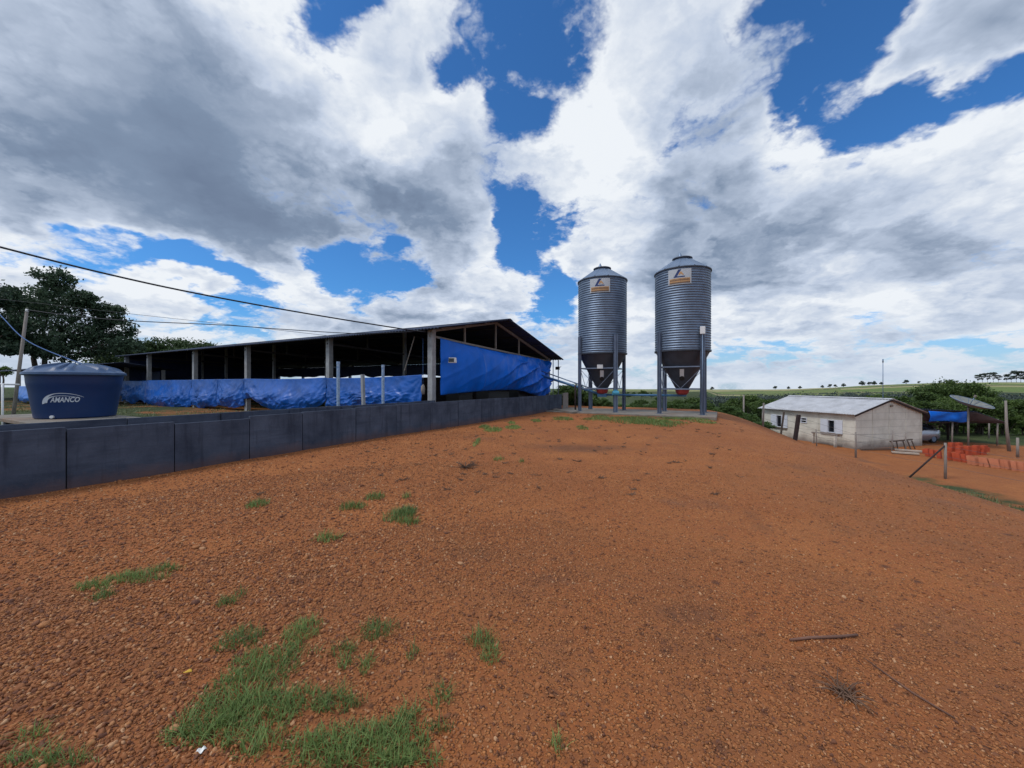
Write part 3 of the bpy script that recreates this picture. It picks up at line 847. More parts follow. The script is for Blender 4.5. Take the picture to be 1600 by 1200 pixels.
# ---------------------------------------------------------------- grass
def blades(cx, cy, rx, ry, n, hmin, hmax, wid, flat=0.8, rot=0.0, fill=0.5):
    """curved grass blades over an ellipse on the ground; returns V, F"""
    a = RNG.uniform(0, 2 * PI, n); rad = RNG.uniform(0, 1, n) ** fill
    lx = rx * 1.12 * rad * np.cos(a); ly = ry * 1.12 * rad * np.sin(a)
    x = cx + lx * math.cos(rot) - ly * math.sin(rot); y = cy + lx * math.sin(rot) + ly * math.cos(rot)
    kp = fbm(x * 9, y * 9, 3, 55) + 0.28 - 0.42 * rad ** 2 > RNG.uniform(-0.22, 0.08, n)
    if kp.sum() > 6:
        x, y, rad = x[kp], y[kp], rad[kp]; n = len(x)
    ln = RNG.uniform(hmin, hmax, n) * (1.15 - 0.6 * rad)
    z = height(x, y) - 0.004
    th = RNG.uniform(0, 2 * PI, n)
    lean = RNG.uniform(0.15, flat, n)
    dx = np.cos(th); dy = np.sin(th)
    V = np.zeros((n, 8, 3)); px = -dy; py = dx
    for k in range(4):
        t = k / 3
        out = ln * lean * t * (0.45 + 0.75 * t); up = ln * t * (1 - 0.42 * lean * t)
        ww = wid * (1 - 0.85 * t) * 0.5 * RNG.uniform(0.8, 1.2, n)
        for s, sg in ((0, -1), (1, 1)):
            V[:, k * 2 + s, 0] = x + dx * out + px * ww * sg
            V[:, k * 2 + s, 1] = y + dy * out + py * ww * sg
            V[:, k * 2 + s, 2] = z + up
    base = (np.arange(n) * 8)[:, None, None]
    f = np.array([[0, 1, 3, 2], [2, 3, 5, 4], [4, 5, 7, 6]])[None]
    return V.reshape(-1, 3), (base + f).reshape(-1, 4)


def join_np(parts):
    Vs = []; Fs = []; n = 0
    for V, Fq in parts:
        Vs.append(V); Fs.append(Fq + n); n += len(V)
    return np.vstack(Vs), np.vstack(Fs)


def grass_patch(name, ells, m, dens, hmin, hmax, wid, label, cat, kind=None, group=None, flat=0.9):
    ps = []
    for (px, py, rx, ry) in ells:
        x, y, wx, wy = px_ellipse(px, py, rx, ry)
        n = max(14, int(dens * PI * wx * wy))
        ps.append(blades(x, y, wx, wy, n, hmin, hmax, wid, flat))
    V, Fq = join_np(ps)
    c = V.reshape(-1, 8, 3)[:, 0].mean(0); c[2] = H(c[0], c[1])
    o = np_mesh(name, V - c, Fq, m); o.location = c
    return tag(o, label, cat, group, kind)


grass_patch('grass', [(432, 1036, 62, 26), (385, 1075, 55, 34), (345, 1120, 62, 34), (318, 1150, 62, 22), (400, 1120, 60, 40), (455, 1100, 40, 26), (560, 1168, 100, 34), (500, 1178, 70, 26), (620, 1160, 50, 40), (600, 1195, 90, 14), (640, 1120, 24, 18), (410, 1165, 60, 24)],
            M['grass'], 8200, 0.035, 0.1, 0.006, 'bright green matted grass patch in the left foreground gravel', 'grass', kind='stuff')
TUFTS = [
    ([(378, 1003, 33, 20)], 'round green grass tuft at the upper left tip of the big grass patch'),
    ([(472, 989, 27, 19)], 'green grass tuft just above the big patch, left of the wide lone tuft'),
    ([(589, 989, 34, 14)], 'wide lone green grass tuft on gravel right above the big grass patch'),
    ([(752, 1003, 20, 14), (766, 1026, 14, 14)], 'straggling leafy weed on bare gravel right of the wide lone tuft'),
    ([(533, 1096, 36, 20), (505, 1104, 18, 12)], 'ragged grass tuft in the gravel pocket enclosed by the big patch'),
    ([(690, 1090, 17, 20)], 'small upright grass tuft right of the foreground grass patch'),
    ([(688, 1140, 18, 12)], 'pale low grass tuft at the right rim of the foreground patch'),
    ([(535, 1020, 18, 10), (541, 1040, 12, 10)], 'thin sprig of grass under the wide lone tuft'),
    ([(574, 1040, 9, 16)], 'narrow upright sprig of grass between two patches'),
    ([(645, 1024, 8, 10)], 'tiny grass sprig alone between the wide tuft and the leafy weed'),
    ([(356, 945, 17, 9), (375, 932, 8, 5)], 'small flat grass tuft above the round tuft, on stony ground'),
    ([(213, 905, 48, 9), (262, 890, 24, 6), (145, 918, 26, 7)], 'long low streak of grass in the left middle gravel'),
    ([(163, 934, 16, 8)], 'small grass tuft just below the long low grass streak'),
    ([(45, 1152, 22, 12)], 'grass tuft near the left bottom corner of the gravel'),
    ([(70, 1192, 90, 12)], 'strip of grass along the left bottom edge of the gravel'),
    ([(625, 808, 24, 10), (640, 818, 14, 5), (636, 800, 16, 6)], 'dark green grass tuft in the middle distance, largest of its cluster'),
    ([(549, 793, 22, 5)], 'flat grass tuft left of the largest middle distance tuft'),
    ([(586, 778, 13, 5)], 'small grass tuft behind the flat tuft in the middle distance'),
    ([(636, 778, 7, 3)], 'tiny grass sprig behind the largest middle distance tuft'),
    ([(510, 844, 22, 7)], 'pale grass tuft alone in front of the middle distance cluster'),
    ([(404, 790, 16, 6)], 'lone grass tuft halfway between low wall and middle distance cluster'),
    ([(872, 1168, 12, 12)], 'tiny pale weed alone at the bottom centre of the gravel'),
    ([(745, 692, 5, 6)], 'small dark weed on bare earth below the far half of the low wall'),
    ([(779, 719, 9, 2)], 'thin flat grass tuft on bare earth below the silos, left'),
    ([(816, 722, 5, 2)], 'tiny grass tuft right of the thin flat one on bare earth'),
    ([(770, 672, 14, 4), (757, 667, 8, 3)], 'pale grass tuft close to the foot of the low wall'),
    ([(802, 668, 12, 3)], 'pale grass tuft between wall foot and silo slab'),
    ([(800, 661, 6, 2), (838, 658, 8, 2)], 'small dark grass tuft near the end of the low wall'),
    ([(776, 650, 11, 2)], 'dark grass tuft growing against the foot of the low wall'),
    ([(910, 669, 8, 3)], 'small dark grass tuft on bare earth before the silos'),
]
for ells, lab in TUFTS:
    fard = ells[0][1] < 860
    vfar = ells[0][1] < 740
    grass_patch('grass_tuft', ells, M['grass'], 900 if vfar else (3600 if fard else 9000), 0.05 if fard else 0.035, 0.14 if fard else 0.11, 0.018 if vfar else (0.009 if fard else 0.005),
                lab, 'grass tuft', group='grass tufts on the gravel', flat=0.8 if fard else 0.95)

grass_patch('grass_strip', [(880, 655, 16, 3), (935, 655, 26, 2), (1000, 659, 45, 4), (1030, 660, 40, 4), (1035, 665, 18, 3), (985, 654, 40, 2), (1070, 655, 40, 2), (938, 652, 12, 2), (1100, 660, 18, 2)],
            M['grass'], 420, 0.05, 0.16, 0.024, 'sparse green grass in front of the silo slab', 'grass', kind='stuff')


def foot_grass():
    n = 9000
    q = RNG.uniform(1, 22, n); p = 17.0 + RNG.normal(0, 0.8, n) + 0.4 * np.sin(q * 1.1) + 0.45 * np.clip(12.5 - q, 0, 15)
    x = WX + p * GY + q * GX; y = WY - p * GX + q * GY
    keep = fbm(x * 0.8, y * 0.8, 3, 44) > -0.16
    x, y = x[keep], y[keep]
    parts = []
    for i in range(0, len(x), 12):
        parts.append(blades(x[i], y[i], 0.3, 0.3, 22, 0.1, 0.3, 0.03, 0.9))
    V, Fq = join_np(parts)
    c = V.mean(0); o = np_mesh('verge_grass', V - c, Fq, M['grass_dry']); o.location = c
    tag(o, 'greyish green grass verge at the foot of the slope by the fence', 'grass', kind='stuff')


foot_grass()


def plot_grass():
    n = 2600
    x = RNG.uniform(-46, -4, n); y = RNG.uniform(10, 34, n)
    p, q = pq(x, y)
    keep = (p < -3.2) & (q > 0) & ~((p < -2) & (p > -36) & (q > 11.6) & (q < 24.5)) & (fbm(x * 0.3, y * 0.3, 3, 8) > -0.02)
    x, y = x[keep], y[keep]
    parts = [blades(a, b, 0.45, 0.45, 10, 0.06, 0.2, 0.03, 0.9) for a, b in zip(x, y)]
    V, Fq = join_np(parts); c = V.mean(0)
    o = np_mesh('plot_grass', V - c, Fq, M['grass_dry']); o.location = c
    tag(o, 'thin yellowish grass on the plot between low walls and shed', 'grass', kind='stuff')


plot_grass()

# ---------------------------------------------------------------- small litter on the gravel
a = on_ground(1234, 1004); b_ = on_ground(1340, 997)
mb = MB(); mid_ = (a + b_) / 2
mb.tube([a + Vector((0, 0, 0.012)), a.lerp(b_, 0.3) + Vector((0, 0.004, 0.014)), a.lerp(b_, 0.7) + Vector((0, -0.004, 0.015)), b_ + Vector((0, 0, 0.016))], [0.007, 0.0085, 0.009, 0.007], 8)
tag(mb.build('stick', M['twig'], smooth=True), 'short thick brown stick lying on gravel at lower right', 'stick')
mb = MB(); pts = [on_ground(px, py) + Vector((0, 0, 0.012)) for px, py in ((1350, 1032), (1385, 1057), (1425, 1086), (1462, 1108), (1492, 1128))]
mb.tube(pts, [0.002, 0.0035, 0.0045, 0.0045, 0.0035], 6)
tag(mb.build('twig', M['twig'], smooth=True), 'long thin dark twig slanting over gravel at lower right', 'twig')
mb = MB(); c0 = on_ground(1322, 1090)
for k in range(46):
    a_ = random.uniform(0, 2 * PI); ln = random.uniform(0.04, 0.17); up = random.uniform(0.0, 0.35)
    d = Vector((math.cos(a_), math.sin(a_), up)); s_ = c0 + Vector((random.uniform(-.03, .03), random.uniform(-.03, .03), 0.006))
    mb.tube([s_, s_ + d * ln * 0.5 + Vector((0, 0, 0.012)), s_ + d * ln + Vector((random.uniform(-.02, .02), random.uniform(-.02, .02), -0.01))], [0.003, 0.0025, 0.001], 5)
tag(mb.build('dry_weed', M['dry_weed'], smooth=True), 'withered brown weed with spreading stalks under the short stick', 'weed')
mb = MB(); c0 = on_ground(293, 1054)
mb.grid(lambda u, v: c0 + Vector(((u - .5) * 0.036 + 0.01 * (v - .5), (v - .5) * 0.03 * math.sin(PI * min(max(u, .02), .98)) ** .7, 0.013 + 0.008 * math.sin(3 * u))), 8, 4)
tag(mb.build('leaf', M['yellow'], smooth=True, thick=0.001), 'bright yellow fallen leaf on the gravel left of the grass', 'leaf')
mb = MB(); c0 = on_ground(315, 1178)
mb.grid(lambda u, v: c0 + Vector(((u - .5) * 0.03, (v - .5) * 0.026, 0.014 + 0.006 * math.sin(7 * u + 4 * v))), 6, 5)
tag(mb.build('paper_scrap', M['paper'], smooth=True, thick=0.001), 'small crumpled white scrap at the bottom of the grass patch', 'scrap')
mb = MB(); c0 = on_ground(727, 732)
for k in range(26):
    a_ = random.uniform(0, 2 * PI); ln = random.uniform(0.1, 0.32)
    mb.tube([c0 + Vector((0, 0, .02)), c0 + Vector((math.cos(a_) * ln, math.sin(a_) * ln, random.uniform(.02, .12)))], [0.01, 0.005], 5)
tag(mb.build('dry_brush', M['dry_weed'], smooth=True), 'dark dry tuft of brush on bare earth in mid ground', 'brush')
mb = MB(); c0 = on_ground(750, 652)
mb.grid(lambda u, v: c0 + Vector(((u - .5) * 0.75, (v - .5) * 0.4, 0.03 + 0.09 * math.sin(PI * u) * math.sin(PI * v) * (1 + .4 * math.sin(11 * u + 5 * v)))), 16, 8)
tag(mb.build('plastic_sheet', M['tarp_dark'], smooth=True), 'crumpled dark blue plastic sheet lying at the foot of the low wall', 'plastic sheet')


def litter():
    mb = MB(); rg = random.Random(9)
    for _ in range(190):
        y = rg.uniform(5.5, 20); x = rg.uniform(-4.6 + 0.1 * y, 0.6 * y)
        p, q = pq(x, y)
        if p < .5 or q > 19: continue
        c = Vector((x, y, H(x, y)))
        for k in range(rg.randint(3, 8)):
            a_ = rg.uniform(0, 6.28); ln = rg.uniform(.03, .11)
            mb.tube([c + Vector((rg.uniform(-.05, .05), rg.uniform(-.05, .05), .006)), c + Vector((math.cos(a_) * ln, math.sin(a_) * ln, rg.uniform(.01, .05)))], [.007, .003], 4)
    tag(mb.build('dry_litter', M['dry_weed']), 'scattered dry bits of stalk and twig on the bare earth', 'litter', kind='stuff')


litter()
# ================================================================ low precast walls
ANG = math.atan2(GY, GX)         # local x along the wall / gable, local y away to the left


def low_wall(origin, joints, hgt, label, seed=1, dips={}):
    w = empty('low_wall', (origin[0], origin[1], 0), ANG, label, 'wall')
    rg = random.Random(seed)
    for a_, b_ in zip(joints[:-1], joints[1:]):
        mb = MB()
        g0 = min(H(origin[0] + GX * t, origin[1] + GY * t) for t in (a_, b_)) - 0.12
        dz = rg.uniform(-0.012, 0.012) + dips.get(round(a_, 2), 0.0)
        mb.box(((a_ + b_) / 2, rg.uniform(-.006, .006), (hgt + dz + g0) / 2), (b_ - a_ - 0.014, 0.055, hgt + dz - g0), (rg.uniform(-.008, .008), 0, 0))
        mb.build('panel', M['concrete'], w, bevel=0.006)
    for t in joints[1:-1]:
        mb = MB(); mb.box((t, 0.045, hgt / 2 - 0.08), (0.05, 0.05, hgt - 0.02))
        mb.build('joint', M['concrete_edge'], w)
    return w


J1 = [-5.4, -3.9, -2.4, -0.9, 0.62, 1.96, 3.25, 4.44, 5.98, 7.5, 9.09, 10.7, 12.28, 13.95, 15.7, 17.3, 18.9, 21.5]
fw = low_wall((WX, WY), J1, 0.955, 'long low dark grey concrete panel wall running beside the red ground', seed=3, dips={-0.9: -.015, 0.62: -.06, 1.96: -.085, 3.25: -.045, 4.44: -.02})

o2 = (WX - 1.3 * GY, WY + 1.3 * GX)
J2 = [-4.5, -3.0, -1.5, 0.1, 1.7, 3.3, 4.9, 6.5, 8.1, 9.7, 10.9]
low_wall(o2, J2, 0.94, 'second dark concrete panel wall just behind the front one, under the tank slab', seed=8)
# piece of fence panel beyond the wall's end
mb = MB(); a = Vector((WX + GX * 21.75, WY + GY * 21.75, 0)); b = a + Vector((0.5, 1.3, 0))
mb.bar(a + Vector((0, 0, .5)), b + Vector((0, 0, .5)), 0.05, 1.05)
tag(mb.build('board_panel', M['wood_grey']), 'weathered brownish panel standing at the far end of the low wall', 'panel')
mb = MB(); a = at(899, 642, 23.2); mb.tube([a + Vector((0, 0, -.1)), a + Vector((0.0, 0, 1.55))], 0.05, 8)
tag(mb.build('fence_post', M['wood_dark'], smooth=True), 'short black post left of the near silo legs', 'post')

# ================================================================ water tank on its slab
slab = empty('tank_slab', (-8.16, 6.65, 0), ANG, 'thin concrete slab on piers carrying the blue water tank', 'slab')
mb = MB(); mb.box((0.68, 1.75, 0.885), (1.44, 3.6, 0.07)); mb.build('slab', M['slab'], slab, bevel=0.01)
for x_, y_ in ((0.25, 0.35), (1.15, 0.35), (0.25, 1.9), (1.15, 1.9), (0.25, 3.2), (1.15, 3.2)):
    mb = MB(); mb.box((x_, y_, 0.4), (0.2, 0.2, 0.9)); mb.build('pier', M['concrete'], slab)

TX, TY, TZ = -8.99, 8.0, 0.922
tank = empty('water_tank', (TX, TY, TZ), 0, 'dark blue round plastic water tank with ribbed lid on a slab', 'water tank')
r0, r1, th = 0.575, 0.685, 0.86
mb = MB()
prof = [(0.0, 0.0), (r0 - .02, 0.0), (r0, 0.02)]
for k in range(1, 13):
    t = k / 12; prof.append((r0 + (r1 - r0) * t + (0.006 if k in (9, 10) else 0), 0.02 + (th - 0.02) * t))
prof += [(r1 + 0.03, th), (r1 + 0.03, th + 0.03), (r1 - .02, th + 0.03)]
mb.lathe(prof, 72); mb.build('body', M['tank'], tank, smooth=True, auto=35)
mb = MB()


def lid(u, v):
    a_ = 2 * PI * u; r = (r1 + 0.045) * (1 - v)
    t = 1 - v
    z = th + 0.045 + 0.17 * (1 - t ** 2.0)
    k = (a_ / (2 * PI) * 6) % 1.0
    e = abs(k - 0.5) * 2
    rib = float(sstep(0.45, 0.6, e)) * float(sstep(0.1, 0.3, t)) * float(sstep(0.97, 0.82, t))
    groove = float(sstep(0.82, 0.9, e)) * float(sstep(0.12, 0.25, t)) * float(sstep(0.95, 0.8, t))
    return (r * math.cos(a_), r * math.sin(a_), z + 0.05 * rib - 0.045 * groove)


mb.grid(lid, 144, 26)
mb.lathe([(r1 + 0.045, th + 0.046), (r1 + 0.05, th + 0.005), (r1 + 0.035, th - 0.01)], 72)
mb.build('lid', M['tank_lid'], tank, smooth=True, auto=40)
mb = MB()
az0 = math.atan2(-TY, -TX)           # direction from the tank to the camera
def on_tank(s, z, out=0.004):
    """s metres to the viewer's right along the wall of the tank, z height"""
    r = r0 + (r1 - r0) * (z / th) + out
    a_ = az0 + s / r
    return Vector((r * math.cos(a_), r * math.sin(a_), z))
for zc in (0.045,):
    c = on_tank(-0.33, zc); d = Vector((c.x, c.y, 0)).normalized()
    mb.tube([c - d * 0.02, c + d * 0.03, c + d * 0.031], [0.028, 0.028, 0.02], 14)
mb.build('outlet_cap', M['white_plastic'], tank, smooth=True, auto=40)


def text_part(body, size, wrap, m, parent, name='lettering', shear=0.0, bold=0.0, spacing=1.0):
    cu = bpy.data.curves.new(name, 'FONT'); cu.body = body; cu.size = size; cu.shear = shear; cu.offset = bold; cu.space_character = spacing
    cu.resolution_u = 3
    to = bpy.data.objects.new('tmp', cu); COL.objects.link(to)
    dg = bpy.context.evaluated_depsgraph_get()
    me = bpy.data.meshes.new_from_object(to.evaluated_get(dg))
    bpy.data.objects.remove(to)
    import bmesh
    bm = bmesh.new(); bm.from_mesh(me); bmesh.ops.triangulate(bm, faces=bm.faces)
    bmesh.ops.subdivide_edges(bm, edges=[e for e in bm.edges if e.calc_length() > size * .25], cuts=2)
    xs = [v.co.x for v in bm.verts]; w = max(xs) - min(xs); x0 = min(xs)
    for v in bm.verts:
        v.co = wrap(v.co.x - x0, v.co.y, w)
    bm.to_mesh(me); bm.free()
    me.materials.clear(); me.materials.append(m); me.name = name
    o = bpy.data.objects.new(name, me); COL.objects.link(o); o.parent = parent
    return o


text_part('AMANCO', 0.135, lambda x, y, w: on_tank(-0.36 + x * 0.40 / w, 0.33 + y), M['tank_white'], tank, shear=0.25, bold=0.0035)
mb = MB()
for (k, s0, s1, z0, hgt_, w0) in ((0, -0.50, 0.0, 0.32, 0.185, 0.058), (1, -0.445, -0.10, 0.32, 0.135, 0.044)):
    def arc(u, v, s0=s0, s1=s1, z0=z0, hgt_=hgt_, w0=w0):
        # a crescent: from the lower left, up and over to the right, thinning out
        ang = PI * (1.12 - 0.98 * u)
        cx_ = s0 + 0.16 + (s1 - s0 - 0.16) * u * 0.62
        rx_ = 0.16 + 0.09 * u
        ww = w0 * (0.35 + 0.65 * math.sin(PI * min(1, u * 1.6 + 0.18))) * (1 - u) ** 0.5 + 0.003
        s = cx_ + (rx_ - (ww if v else 0)) * math.cos(ang)
        z = z0 + 0.03 + (hgt_ - 0.03 - (ww * 0.75 if v else 0)) * math.sin(ang)
        return on_tank(s, z, 0.0045)
    mb.grid(arc, 30, 1)
mb.build('emblem', M['tank_white'], tank)

# pipe rail beside the tank
mb = MB(); a = at(-40, 599, 9.6); b = at(30, 601, 9.9)
mb.tube([a, b, b + Vector((0.0, 0, 0.0))], 0.022, 8)
mb.tube([at(4, 600, 9.6), Vector((at(4, 600, 9.6).x, 9.6, 0.0))], 0.02, 8)
mb.tube([at(-38, 600, 9.6), Vector((at(-38, 600, 9.6).x, 9.6, 0.0))], 0.02, 8)
tag(mb.build('pipe_rail', M['white_plastic'], smooth=True), 'white pipe rail left of the blue tank', 'pipe')
# leaning pole that carries the thin cable
pt = at(42, 486, 13.0); pb = Vector((at(24, 610, 13).x - 0.15, 13, 0))
pole = empty('cable_pole', pb, 0, 'thin leaning pole beside the blue tank holding a cable', 'pole')
mb = MB(); mb.tube([Vector((0, 0, -.1)), (pt - pb) * 0.5, pt - pb], [0.05, 0.045, 0.038], 10); mb.build('shaft', M['wood_grey'], pole, smooth=True)
mb = MB(); mb.tube([pt - pb + Vector((0, 0, -0.03)), pt - pb + Vector((0, 0, 0.07))], [0.045, 0.03], 8); mb.build('insulator', M['white_plastic'], pole, smooth=True)


# ================================================================ shed
def shed_pt(x, y, z):
    return SH.matrix_world @ Vector((x, y, z))


SO = Vector((-2.91, 15.5, 0))
SH_M = Matrix.Translation(SO) @ Matrix.Rotation(ANG, 4, 'Z')
SW, SL, RX = 13.77, 33.6, 5.88
ZE, ZR, ZF = 3.86, 5.04, 3.33
shed = empty('poultry_shed', SO, ANG, 'long open sided poultry shed with dark corrugated roof hung with blue tarps', 'shed')


def wave_roof(x0, z0, x1, z1, y0, y1, wl=0.177, amp=0.024, thick=0.012, nseg=5, lap=None):
    mb = MB()
    ny = int((y1 - y0) / wl * 6)
    dx, dz = x1 - x0, z1 - z0; ln = math.hypot(dx, dz); nx_, nz_ = -dz / ln, dx / ln
    if nz_ < 0: nx_, nz_ = -nx_, -nz_
    def fn(u, v, t):
        y = y0 + (y1 - y0) * u
        a_ = amp * math.cos(2 * PI * (y - y0) / wl) + t
        if lap: a_ += 0.012 * ((v * lap) % 1.0)
        return (x0 + dx * v + nx_ * a_, y, z0 + dz * v + nz_ * a_)
    mb.grid(lambda u, v: fn(u, v, 0), ny, nseg)
    return mb


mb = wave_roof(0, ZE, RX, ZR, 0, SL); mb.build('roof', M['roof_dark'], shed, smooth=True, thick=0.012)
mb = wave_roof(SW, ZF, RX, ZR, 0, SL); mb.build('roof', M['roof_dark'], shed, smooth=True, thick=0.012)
mb = MB()
for s in (-1, 1):
    mb.grid(lambda u, v, s=s: (RX + s * v * 0.28, u * SL, ZR + 0.055 - v * 0.06), 4, 2)
mb.build('ridge_cap', M['roof_dark'], shed, thick=0.012)
ybay = [0.9, 7.56, 15.1, 21.6, 28.9, 33.2]
zx = lambda x: (ZE + (ZR - ZE) * x / RX if x < RX else ZF + (ZR - ZF) * (SW - x) / (SW - RX))
for y in ybay:
    for x, w_, d_ in ((0.6, 0.24, 0.26), (RX, 0.18, 0.18), (SW - 0.7, 0.2, 0.22)):
        if y == 0.9 and x == RX: continue
        mb = MB(); mb.box((x, y, (zx(x) - 0.06) / 2 - .1), (w_, d_, zx(x) - 0.06 + .2)); mb.build('post', M['concrete_pale'], shed, bevel=0.012)
for y in ybay:
    mb = MB()
    zc = lambda x: 3.62 - 0.37 * (x - 1) / 11.6
    mb.bar((0.45, y, zx(.45) - .11), (RX, y, ZR - .1), 0.09, 0.13); mb.bar((RX, y, ZR - .1), (SW - .3, y, zx(SW - .3) - .11), 0.09, 0.13)
    mb.bar((0.45, y - .003, zc(.45)), (SW - .5, y - .003, zc(SW - .5) - .02), 0.06, 0.09)
    for x in (3.0, RX, 8.6):
        mb.bar((x, y + .004, zc(x)), (x, y + .004, zx(x) - .12), 0.07, 0.07)
    mb.build('truss', M['steel_dark'] if y > 1 else M['wood_grey'], shed)
for k in range(9):
    x = 0.25 + k * (SW - .5) / 8
    mb = MB(); mb.bar((x, 0.1, zx(x) - .045), (x, SL - .1, zx(x) - .045), 0.05, 0.035); mb.build('purlin', M['steel_dark'], shed)
mb = MB(); mb.tube([(SW - .15, .35, -.1), (SW - .15, .35, zx(SW - .15) - .05)], 0.035, 8); mb.build('corner_pole', M['galv_plain'], shed, smooth=True)
mb = MB(); mb.tube([(SW - .75, .5, -.1), (SW - .75, .5, zx(SW - .75) - .05)], 0.03, 8); mb.build('corner_pole', M['galv_plain'], shed, smooth=True)
# slanting stays seen inside
mb = MB(); mb.bar((0.75, 2.6, 2.2), (0.75, 2.0, 3.7), 0.03); mb.build('stay', M['wood_grey'], shed)
# knee height boarding along the far side
mb = MB(); mb.box((SW - 0.75, SL / 2, 1.08), (0.04, SL - 2, 2.16)); mb.build('side_boards', M['wood_dark'], shed)


def tarp(name, x, y0, y1, zt, zb, m, label, group, seed, bulge=0.3, nu=110, nv=44, gather=1.0, axis='y', far=False):
    """a sheet laced along its top and gathered at its foot; x is the plane it hangs in"""
    def fn(u, v):
        s = y0 + (y1 - y0) * u
        hold = (math.sin(PI * min(max(u, 0), 1))) ** 0.45
        sx = seed * 13.7
        z_t = zt(u) if callable(zt) else zt
        z_b = (zb(u) if callable(zb) else zb) - (0.16 if axis == 'y' and name == 'blue_tarp' else 0)
        n1 = float(fbm(s * 0.9 + sx, v * 2.3 + sx, 3, seed))
        n2 = float(fbm(s * 3.4 + v * 2.5 + sx, v * 5.0 + sx, 3, seed + 7))
        n3 = float(fbm(s * 1.3 - v * 3.1 + sx, v * 9 + sx, 3, seed + 17))
        z = z_t + (z_b + 0.16 * n1 * 2 - z_t) * v
        prof = math.sin(PI * v ** 1.9) ** 1.0
        o_ = bulge * prof * hold * (0.75 + 1.6 * n1) + 0.11 * n2 * (0.25 + v) + 0.08 * n3 * sstep(0.4, 0.8, v)
        # creases fanning from the fixed corners
        for cu, sg in ((0, 1), (1, -1)):
            du = abs(u - cu) * (y1 - y0)
            fan = math.sin(math.atan2(v * 1.6, du + 0.15) * 17 + seed)
            o_ += 0.035 * fan * math.exp(-du * 0.7) * v
        f1 = math.sin(5.5 * s + 7 * v + 9 * n1); f2 = math.sin(-4.0 * s + 13 * v + 8 * n3)
        o_ += 0.04 * (1 - abs(f1)) ** 2 * (0.2 + v) * hold + 0.06 * (1 - abs(f2)) ** 2 * float(sstep(0.3, 0.75, v)) * hold
        o_ += 0.03
        return (s, o_, z)
    mb = MB()
    if axis == 'y':
        mb.grid(lambda u, v: (lambda t: (x - t[1], t[0], t[2]))(fn(u, v)), nu, nv)
    else:
        mb.grid(lambda u, v: (lambda t: (t[0], x - t[1], t[2]))(fn(u, v)), nu, nv)
    o = mb.build(name, m, smooth=True, thick=0.004)
    o.location = SO; o.rotation_euler = (0, 0, ANG)
    return tag(o, label, 'tarp', group)


G1 = 'blue tarps laced between the shed posts'
xs_ = 0.42
sc = lambda a_, k_, ph, lo: (lambda u: lo + a_ * abs(math.sin(PI * u * k_ + ph)))
tarp('blue_tarp', xs_, 1.25, 7.5, lambda u: 2.0 - 0.1 * u - .05 * math.sin(PI * u), lambda u: 0.75 - 0.15 * u, M['tarp'], 'blue tarp in the shed bay nearest the corner post, creased diagonally', G1, 2, 0.16)
tarp('blue_tarp', xs_, 7.5, 15.1, lambda u: 1.93 - .06 * math.sin(PI * u), lambda u: 0.95 - 0.72 * math.sin(PI * min(1, u * 1.15)) ** .6, M['tarp'], 'widest blue tarp, sagging low with a bright belly, second bay from the corner post', G1, 3, 0.42)
tarp('blue_tarp', xs_, 15.1, 18.13, lambda u: 1.9, lambda u: 0.5 - 0.15 * math.sin(PI * u), M['tarp'], 'narrow crinkled blue tarp, right one of two in the third bay', G1, 4, 0.3, 50)
tarp('blue_tarp', xs_, 18.13, 21.6, lambda u: 1.9, lambda u: 0.55 - 0.4 * math.sin(PI * u) ** .8, M['tarp'], 'narrow blue tarp with a drooping corner, left one of two in the third bay', G1, 5, 0.36, 50)
tarp('blue_tarp', xs_, 21.6, 28.9, lambda u: 1.88, lambda u: 0.35 - 0.35 * math.sin(PI * u) ** .5, M['tarp'], 'wide blue tarp reaching almost to the ground, fourth bay from the corner post', G1, 6, 0.36)
tarp('blue_tarp', xs_, 28.9, 33.4, lambda u: 1.84 + 0.03 * u, lambda u: 0.3 + 0.2 * math.sin(3 * PI * u), M['tarp_faded'], 'rumpled blue tarp in the far bay just right of the water tank', G1, 7, 0.34)


def gable_tarp():
    def fn(u, v):
        x = 0.95 + 11.75 * u
        zt = 3.58 - 0.38 * u - 0.12 * math.sin(PI * u) * (1 - u)
        zb = 1.12 + 0.14 * math.sin(PI * min(1, u * 1.1)) - 0.42 * float(sstep(0.55, 0.95, u)) + 0.18 * float(sstep(0.9, 1.0, u))
        z = zt + (zb - zt) * v
        n1 = float(fbm(x * 0.35 + 3, v * 1.2, 3, 61)); n2 = float(fbm(x * 1.4 + v * 2.2, v * 1.3 - x * .2, 3, 71)); n3 = float(fbm(x * 4 + v * 3, v * 2, 3, 81))
        right = float(sstep(0.35, 0.75, u))
        o_ = 0.38 * math.sin(PI * v) ** 0.8 * math.sin(PI * u) ** 0.5 * (1 + 1.2 * n1)
        o_ += 0.40 * n2 * (0.2 + right) + 0.30 * n3 * (0.12 + right)
        # long diagonal folds running down to the right, and upright ones by the right end
        o_ += 0.19 * (0.12 + right) * (1.6 * (1 - abs(math.sin(5 * (u * 3.6 + v * 1.6) + 4 * n1))) ** 2) * math.sin(PI * v) ** .5
        o_ += 0.09 * float(sstep(0.76, 0.85, u)) * math.sin(70 * u + 4 * n1)
        o_ += 0.09 * math.exp(-((u - 0.24 - 0.02 * v) / 0.012) ** 2)
        return (x, 0.72 - o_, z)
    mb = MB(); mb.grid(fn, 170, 50)
    o = mb.build('gable_tarp', M['tarp_bright'], smooth=True, thick=0.004)
    o.location = SO; o.rotation_euler = (0, 0, ANG)
    tag(o, 'big bright blue tarp covering the gable end of the shed', 'tarp')


